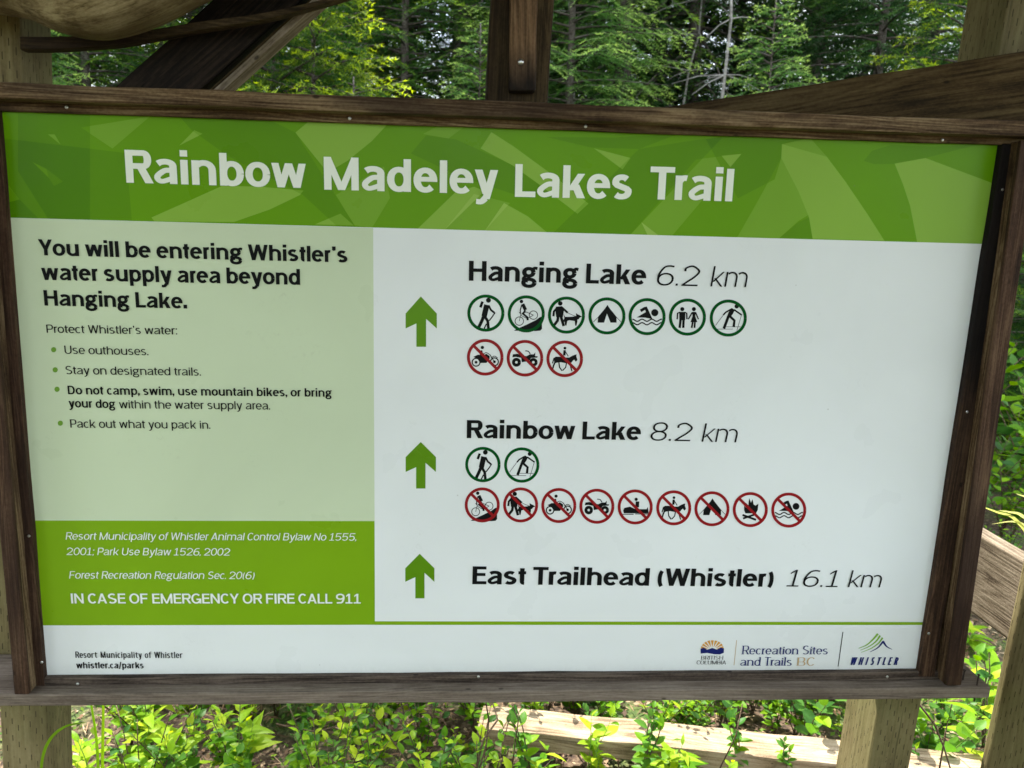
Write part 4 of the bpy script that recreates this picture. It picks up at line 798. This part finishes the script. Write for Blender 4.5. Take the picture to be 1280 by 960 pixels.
tree('mid', at(655, 8.6), 8.6, 7.5, 'dark', 'dark fir half hidden behind the king post')
tree('mid', at(815, 9.4), 9.4, 8.2, 'dark', 'dark fir behind the hanging branches right of the king post')
tree('mid', at(905, 9.0), 9.0, 8.0, 'dark', 'dark fir standing behind the bare grey stem')
tree('mid', at(1000, 8.2), 8.2, 8.0, 'dark', 'dark fir behind the young pale fir with the thin leader')
tree('mid', at(1140, 9.2), 9.2, 8.5, 'dark', 'dark fir behind the bright fir at the top right')
tree('mid', at(1075, 6.4), 6.4, 6.6, 'dark', 'dense dark fir above the right diagonal beam')
tree('youngb', at(1178, 5.0), 5.0, 3.9, 'lime', 'bright fir beside the top right post')
tree('mid', at(1325, 5.0), 5.0, 4.6, 'mid', 'green fir beyond the right edge of the sign frame')
tree('youngb', at(1262, 4.1), 4.1, 2.3, 'mid', 'small fir low beyond the right edge of the sign frame')
# the wood behind, and the wood across the clearing behind the camera
i = 0
rnd = random.Random(3)
for Y, n in ((11, 9), (14.5, 10), (19, 11), (26, 12), (36, 13)):
    for k in range(n):
        x = at(-150+1580*(k+rnd.uniform(.1, .9))/n, Y); tree(rnd.choice(['tall', 'tallb', 'sparse', 'tall']), x, Y+rnd.uniform(-1.8, 1.8), rnd.uniform(12, 17.5), rnd.choice(['dark', 'mid', 'mid']), 'tall conifer deep in the wood behind the sign', 'tall conifers in the wood behind the sign'); i += 1
for x, y, h, kd, lk in [(-6.5, -7, 9, 'mid', 'mid'), (-3.2, -10.5, 14, 'tallb', 'mid'), (1.5, -13, 15, 'tall', 'dark'), (6, -11, 14, 'tallb', 'mid'), (9, -6, 12, 'tall', 'mid'), (-10, -2, 13, 'tall', 'mid'), (-4.2, -3.2, 6.5, 'mid', 'lime'), (-2.2, -5.6, 6.0, 'mid', 'lime'), (2.6, -7.5, 7, 'mid', 'pale'), (-8, 3.5, 12, 'tallb', 'mid'), (9.5, 3, 12, 'tallb', 'dark'), (-6.5, 6, 13, 'tall', 'mid'), (-9, 8.5, 15, 'tall', 'dark'), (-12, 5, 14, 'tallb', 'mid'), (-5.5, 10, 14, 'tallb', 'mid'), (-14, 11, 16, 'tall', 'dark'), (10, 8, 14, 'tall', 'mid'), (13, 4, 13, 'tallb', 'mid')]:
    tree(kd, x, y, h, lk, 'conifer at the edge of the clearing round the shelter', 'conifers round the clearing')  # the two lime firs behind the camera are added to bounce green light
# bare grey snags
def snag(x, y, h, label, seed, lean=0):
    rn = random.Random(seed); bm = bmesh.new(); pts = [(x+lean*k/12+rn.uniform(-.03, .03), y, gz(x, y)+h*k/12) for k in range(13)]
    tube(bm, pts, [.020*(1-k/14)+.004 for k in range(13)], 7, seed, .06)
    for k in range(26):
        z = rn.uniform(.15, .95); p = Vector(pts[int(z*12)]); a = rn.uniform(0, 6.28); l = rn.uniform(.2, .6)
        d = Vector((math.cos(a), math.sin(a), rn.uniform(-.5, .3))); tube(bm, [p, p+d*l*.5, p+d*l+Vector((0, 0, -.12*l))], [.008, .005, .002], 4, k, 0, False)
    o = mobj('bare_tree', mesh_bm('bare_tree', bm), MW['dead']); tag(o, label, 'tree')
snag(at(884, 6.6), 6.6, 6, 'bare grey leafless stem between the dark trunk and the pale young fir', 1, .1)
snag(at(742, 6.8), 6.8, 5.2, 'bare leaning twiggy stem right of the king post', 2, -.5)
snag(at(815, 7.4), 7.4, 4.2, 'short bare grey stem over the middle of the sign', 3, .4)
# ---------------------------------------------------------------- leafy plants
LG = dict(fresh=leafy('fresh_green_leaf', (.06, .18, .008), (.19, .35, .012), .42, .42, var=.25),
          yellow=leafy('yellow_green_leaf', (.20, .36, .02), (.38, .48, .03), .45, .42, var=.2),
          deep=leafy('deep_green_leaf', (.03, .10, .02), (.09, .21, .03), .35, .4, var=.3),
          glauc=leafy('blue_green_leaf', (.045, .15, .025), (.12, .27, .03), .38, .45, var=.2),
          straw=leafy('pale_grass_blade', (.30, .34, .10), (.50, .52, .22), .45, .5, var=.2))
MW['twig'] = wood('brown_twig', (.03, .018, .012), (.10, .065, .04), (.22, .16, .11), 60, knots=False)
GS = plain('green_stem', (.13, .24, .035), .5)
def leaf_mesh(name, l, w, fold=.22, curl=.25, point=.5, n=5):
    """one leaf along +X: two halves folded on the midrib, blade curling down"""
    bm = bmesh.new(); rows = []
    for i in range(n+1):
        t = i/n; ww = w/2*(math.sin(math.pi*min(1, t**point))**.85 if 0 < t < 1 else 0); z = -curl*l*t*t; x = l*(t-.12*curl*t*t)
        rows.append([bm.verts.new((x, s*ww, z+fold*abs(s)*ww+(.02*w*math.sin(t*19) if s else 0))) for s in ((-1, -.5, 0, .5, 1) if 0 < t < 1 else (0,))])
    for a, b in zip(rows, rows[1:]):
        if len(a) == 1 and len(b) == 1: continue
        if len(a) == 1:
            for k in range(4): bm.faces.new((a[0], b[k], b[k+1]))
        elif len(b) == 1:
            for k in range(4): bm.faces.new((a[k], b[0], a[k+1]))
        else:
            for k in range(4): bm.faces.new((a[k], b[k], b[k+1], a[k+1]))
    for f in bm.faces: f.smooth = True
    bmesh.ops.recalc_face_normals(bm, faces=bm.faces); return mesh_bm(name, bm)
LM = {}
def leafm(shape, mat):
    if (shape, mat) not in LM:
        me = leaf_mesh('leaf', 1, *{'oval': (.55, .25, .22, .85), 'round': (.72, .2, .15, .8), 'lance': (.30, .2, .45, .75), 'blade': (.16, .3, .55, .7)}[shape]); me.materials.append(LG[mat]); LM[shape, mat] = me
    return LM[shape, mat]
def plant(h, nst, nl, size, shape, mats, seed, woody=False, spread=.35, whorl=False):
    """prototype: list of (part name, mesh, matrix) round the origin"""
    rn = random.Random(seed); parts = []; bm = bmesh.new()
    for s in range(nst):
        a = rn.uniform(0, 6.28); lean = rn.uniform(.3, 1)*spread*h; hh = h*rn.uniform(.7, 1)
        pts = [Vector((math.cos(a)*lean*t**1.4+rn.uniform(-.004, .004), math.sin(a)*lean*t**1.4, hh*t)) for t in (0, .2, .4, .6, .8, 1)]
        tube(bm, pts, [(.0026 if woody else .0018)*(1-.12*k) for k in range(6)], 5, seed+s)
        for k in range(nl):
            t = .28+.72*(k+.5)/nl if not whorl else (.98 if k < nl*.6 else .55); i = min(4, int(t*5)); p = pts[i].lerp(pts[i+1], t*5-i) if i < 5 else pts[5]
            az = k*2.39996+s+rn.uniform(-.3, .3); el = rn.uniform(.05, .75)+(.45 if t > .85 else 0); sz = size*rn.uniform(.65, 1.15)*(.75+.4*math.sin(math.pi*t))
            M = Matrix.Translation(p) @ Matrix.Rotation(az, 4, 'Z') @ Matrix.Rotation(-el, 4, 'Y') @ Matrix.Rotation(rn.uniform(-.5, .5), 4, 'X') @ Matrix.Scale(sz, 4)
            parts.append(('leaf', leafm(shape, rn.choice(mats)), M))
    me = mesh_bm('stem', bm); me.materials.append(MW['twig'] if woody else GS); parts.insert(0, ('stem', me, Matrix())); return parts
PROTO = dict(bush=plant(.30, 6, 12, .034, 'oval', ['fresh', 'fresh', 'yellow', 'deep'], 1, True, .55), bushb=plant(.24, 6, 11, .031, 'oval', ['fresh', 'deep', 'fresh'], 2, True, .6), round=plant(.20, 3, 8, .040, 'round', ['fresh', 'glauc'], 3, False, .5),
    tip=plant(.26, 2, 9, .048, 'oval', ['yellow', 'fresh', 'yellow'], 4, False, .3), lance=plant(.30, 2, 10, .085, 'lance', ['fresh', 'yellow'], 5, False, .25), rosette=plant(.12, 2, 8, .11, 'lance', ['fresh', 'fresh', 'yellow'], 6, False, .3),
    glauc=plant(.24, 3, 11, .036, 'oval', ['glauc', 'glauc', 'fresh'], 7, True, .4), deep=plant(.42, 6, 11, .055, 'round', ['deep', 'deep', 'fresh'], 8, True, .55), low=plant(.11, 4, 6, .030, 'round', ['fresh', 'deep', 'yellow'], 9, False, .9))
def put_plant(kind, x, y, s, label, group=None, rz=0, z=None, lean=0):
    o = empty('leafy_plant', (x, y, gz(x, y)-.01 if z is None else z), label, 'plant', group, rz, s=s)
    W = WM[o] if not lean else WM[o] @ Matrix.Rotation(lean, 4, 'Y')
    for nm_, me, M in PROTO[kind]: place(bpy.data.objects.new(nm_, me), o, W @ M)
    return o
def gp(px, py, z=.0): q = PZ(px, py, z); return q.x, q.y
# plants that stand out, by where their top shows: (kind, px, py of the top, height there, scale)
def stand(kind, px, py, hh, label, sc=None, group=None, rz=0):
    H = dict(bush=.29, bushb=.23, round=.19, tip=.25, lance=.30, rosette=.15, glauc=.23, deep=.4, low=.1)[kind]
    q = PZ(px, py, hh); return put_plant(kind, q.x, q.y, sc or (hh+.0)/H, label, group, rz)
stand('lance', 128, 875, .34, 'tall plant with long lance leaves right of the lower left post')
stand('lance', 182, 915, .24, 'bright lance-leaved plant low between the left post and the bushes', rz=1)
stand('rosette', 168, 935, .17, 'rosette of long green leaves by the left post', rz=2)
stand('tip', 205, 878, .30, 'yellowish big-leaved plant hanging just under the sill', rz=.5)
stand('round', 320, 935, .20, 'small plant with rounded bluish leaves at the bottom edge', rz=.7)
stand('round', 262, 890, .24, 'round-leaved sprig with one yellow leaf', rz=2)
stand('bush', 400, 882, .32, 'leafy bush under the middle of the left notice')
stand('bush', 470, 905, .28, 'yellow green bush next to the brown litter', rz=1.3)
stand('bush', 545, 885, .34, 'dense bright bush at the left end of the low plank', rz=2.2)
stand('bush', 515, 925, .26, 'bush at the bottom edge left of the plank end', rz=3.3)
stand('bushb', 590, 900, .28, 'deeper green bush covering the plank end', rz=4)
stand('glauc', 672, 882, .30, 'upright sprig standing before the left end of the plank', rz=1)
stand('lance', 668, 922, .20, 'pair of upright spoon-shaped leaves in front of the plank', rz=2)
stand('tip', 740, 888, .27, 'plant with yellow tips in front of the plank')
stand('tip', 756, 886, .28, 'second yellow tipped sprig close beside the first, before the plank', .7, rz=2)
stand('glauc', 808, 882, .30, 'bushy blue green plant in front of the plank', rz=2.6)
stand('rosette', 835, 925, .20, 'broad bright leaves spreading over the lower edge of the plank', 1.2, rz=.4)
stand('lance', 848, 900, .26, 'plant with a thin star of leaves above the broad bright leaves', .7, rz=.9)
stand('glauc', 936, 908, .24, 'rounded-leaf plant left of the lower right post', rz=.2)
stand('glauc', 985, 925, .20, 'small upright plant near the lower right post', rz=1.9)
stand('tip', 1075, 945, .18, 'small sprout at the foot of the lower right post', rz=2)
stand('round', 1185, 868, .30, 'loose plant between the lower right post and the railing post', rz=1)
stand('lance', 1215, 850, .36, 'long leaved plant beside the railing post', rz=2.7)
stand('bushb', 1160, 905, .22, 'low bush behind the plank by the railing post', rz=1)
rnd = random.Random(12)
def scatter(kinds, n, xr, yr, sr, label, group):
    for _ in range(n):
        x, y = rnd.uniform(*xr), rnd.uniform(*yr)
        put_plant(rnd.choice(kinds), x, y, rnd.uniform(*sr), label, group, rnd.uniform(0, 6.28))
scatter(['bush', 'bushb', 'round', 'low', 'bush', 'tip', 'bush', 'lance', 'rosette'], 84, (-1.15, .1), (.45, 1.45), (.6, 1.25), 'small leafy plant in the sunny patch under the left of the sign', 'small plants under the left of the sign')
scatter(['bushb', 'low', 'bush', 'deep', 'bushb'], 54, (.12, 1.45), (.86, 1.25), (.6, 1.05), 'dark leafy plant behind the low plank', 'plants behind the low plank')
scatter(['low', 'round', 'glauc', 'tip'], 10, (.1, 1.1), (.30, .62), (.45, .8), 'small plant in front of the low plank', 'plants in front of the low plank')
scatter(['bush', 'bushb', 'lance', 'rosette', 'glauc'], 46, (1.15, 3.0), (.75, 3.4), (.8, 1.5), 'bright undergrowth plant beyond the handrail', 'undergrowth beyond the handrail')
scatter(['deep', 'deep', 'bushb'], 44, (2.0, 4.6), (2.6, 4.6), (1.3, 2.6), 'dark leafy shrub in the shade beyond the handrail', 'dark shrubs beyond the handrail')
scatter(['bush', 'bushb', 'deep'], 40, (-3.5, 3.0), (1.5, 4.5), (1.0, 2.0), 'undergrowth plant in the wood behind the sign', 'undergrowth behind the sign')
scatter(['bush', 'bushb', 'lance'], 16, (-2.6, -.95), (.1, 1.6), (.8, 1.3), 'plant beyond the lower left post', 'plants left of the sign')
# grasses: arching blades
def grass(x, y, z0, blades, label, mat, seed, w=.006, name='grass_tuft'):
    r = empty(name, (x, y, z0), label, 'grass')
    for pts in blades:
        q = catmull([(p[0], p[2]) for p in pts], 6); yy = catmull([(p[0], p[1]) for p in pts], 6); n = len(q); V, F = [], []
        for i in range(n):
            c = Vector((q[i][0], yy[i][1], q[i][1])); t = i/(n-1); ww = w*(1-t**2.2)**.8+.0004; a = q[max(0, i-1)]; b_ = q[min(n-1, i+1)]; d = Vector((b_[0]-a[0], 0, b_[1]-a[1])).normalized(); s = Vector((-d.z, .5, d.x)).normalized()*ww/2
            V += [c-s, c+Vector((0, -.15*ww, 0)), c+s]
        for i in range(n-1): F += [(3*i, 3*i+1, 3*i+4, 3*i+3), (3*i+1, 3*i+2, 3*i+5, 3*i+4)]
        me = mesh_np('blade', [tuple(v) for v in V], F); me.materials.append(LG[mat]); place(bpy.data.objects.new('blade', me), r)
        for p_ in me.polygons: p_.use_smooth = True
def pp(*q): return [tuple(P(a, b, c)) for a, b, c in q]
q = P(55, 985, .04); grass(q.x, q.y, 0, [pp((52, 1010, .04), (52, 955, .04), (62, 925, .04), (82, 908, .04), (108, 903, .035))], 'single arching blade of grass in front of the lower left post', 'fresh', 1, .007)
q = P(128, 985, .4); grass(q.x, q.y, 0, [pp((128, 1040, .4), (128, 960, .4), (129, 890, .4), (128, 860, .4), (127, 835, .4)), pp((124, 1000, .42), (121, 930, .42), (114, 880, .42), (110, 850, .42))], 'upright green stalks right of the lower left post', 'fresh', 2, .010)
q = P(1262, 720, .9)
grass(q.x, q.y, .3, [pp((1300, 800, .9), (1292, 690, .9), (1270, 650, .9), (1246, 640, .88), (1224, 632, .86)), pp((1300, 800, .92), (1296, 670, .92), (1278, 645, .9), (1262, 640, .9), (1248, 638, .9)), pp((1305, 800, .9), (1300, 680, .9), (1288, 662, .9), (1268, 652, .9), (1240, 655, .9)), pp((1305, 800, .9), (1303, 650, .9), (1295, 627, .9), (1285, 622, .9), (1270, 617, .9))], 'pale arching grass blades over the handrail', 'straw', 3, .011)
# dead twigs
def twig(pts, r, label=None, seed=0, group='thin dead twigs under the sign'):
    bm = bmesh.new(); q = []
    pts = [P(*p) for p in pts]
    tube(bm, pts, [r*(1-.5*i/len(pts)) for i in range(len(pts))], 5, seed, .1)
    o = mobj('twig', mesh_bm('twig', bm), MW['twig']); tag(o, label, 'twig', group)
twig([(596, 960, .5), (604, 925, .52), (622, 900, .55), (618, 885, .58), (612, 868, .6)], .003, 'dark bent twig crossing the left end of the low plank')
twig([(596, 975, .5), (608, 930, .5), (611, 900, .5), (606, 870, .5)], .0026, 'second dark twig rising beside the plank end')
twig([(1145, 875, .3), (1168, 905, .3), (1180, 935, .3), (1192, 975, .3)], .0028, 'pale brown twig hanging between the right post and railing post')
twig([(1172, 975, .32), (1182, 915, .32), (1190, 880, .34)], .0022, 'thin upright twig beside the railing post')
twig([(640, 960, .55), (648, 900, .55), (640, 880, .55)], .002, 'thin stalk before the plank')
twig([(900, 960, .3), (920, 920, .3), (928, 880, .32)], .0018, 'thin green brown stalk left of the right post')
twig([(500, 872, 1.0), (508, 905, .9), (512, 930, .85)], .003, 'pale stick in the litter behind the bushes')
twig([(345, 905, .8), (395, 915, .8), (430, 905, .8)], .0025, 'fallen twig in the litter left of the bushes')
# ground cover and litter (uncountable)
def cover(name, n, xr, yr, size, mat, lift, seed, kind='leaf', dens=None):
    rn = np.random.default_rng(seed); x = rn.uniform(*xr, n); y = rn.uniform(*yr, n); keep = (np.sin(x*3.1+seed)+np.sin(y*4.3+x*1.7)+rn.normal(0, .5, n)) > (dens if dens is not None else -9); x, y = x[keep], y[keep]; n = len(x)
    z = np.array([gz(a, b_) for a, b_ in zip(x, y)])+rn.uniform(0, lift, n)+.004; a = rn.uniform(0, 6.28, n); e = rn.uniform(-.3, .9, n) if kind == 'leaf' else rn.uniform(-.15, .25, n); s = size*rn.uniform(.6, 1.3, n); asp = .30 if kind == 'leaf' else .035
    d = np.stack([np.cos(a)*np.cos(e), np.sin(a)*np.cos(e), np.sin(e)], 1); w = np.stack([-np.sin(a), np.cos(a), rn.normal(0, .3, n)], 1); c = np.stack([x, y, z], 1); S = s[:, None]
    V = np.stack([c, c+d*S*.45-w*S*asp, c+d*S, c+d*S*.45+w*S*asp+np.array([0, 0, .002])], 1).reshape(-1, 3)
    o = mobj(name, mesh_np(name, V, np.arange(len(V)).reshape(-1, 4), np.repeat(rn.uniform(0, 1, n), 4)), mat); o['kind'] = 'stuff'; return o
GC = leafy('ground_cover_leaf', (.04, .13, .015), (.22, .34, .04), .4, attr=True, var=.3)
LT, N, L, b = new_mat('dead_leaf_litter'); at_ = N.new('ShaderNodeAttribute'); at_.attribute_name = 'tip'; r_ = ramp(N, [(0, (.05, .025, .012)), (.5, (.20, .11, .055)), (1, (.42, .31, .19))]); L.new(at_.outputs['Fac'], r_.inputs[0]); L.new(r_.outputs[0], b.inputs['Base Color']); b.inputs['Roughness'].default_value = .8
cover('ground_cover', 9000, (-1.8, 2.6), (.2, 3.2), .022, GC, .05, 4, dens=-.1)
cover('moss_and_seedlings', 26000, (-1.8, 2.6), (.2, 2.2), .008, GC, .012, 8, dens=.2)
cover('leaf_litter', 9000, (-2, 2.6), (.1, 2.6), .022, LT, .012, 5)
cover('fallen_needles_and_twigs', 9000, (-2, 2.6), (.1, 2.6), .06, LT, .02, 6, kind='twig')
cover('undergrowth', 26000, (-7, 8), (3, 14), .07, GC, .35, 9, dens=-.5)
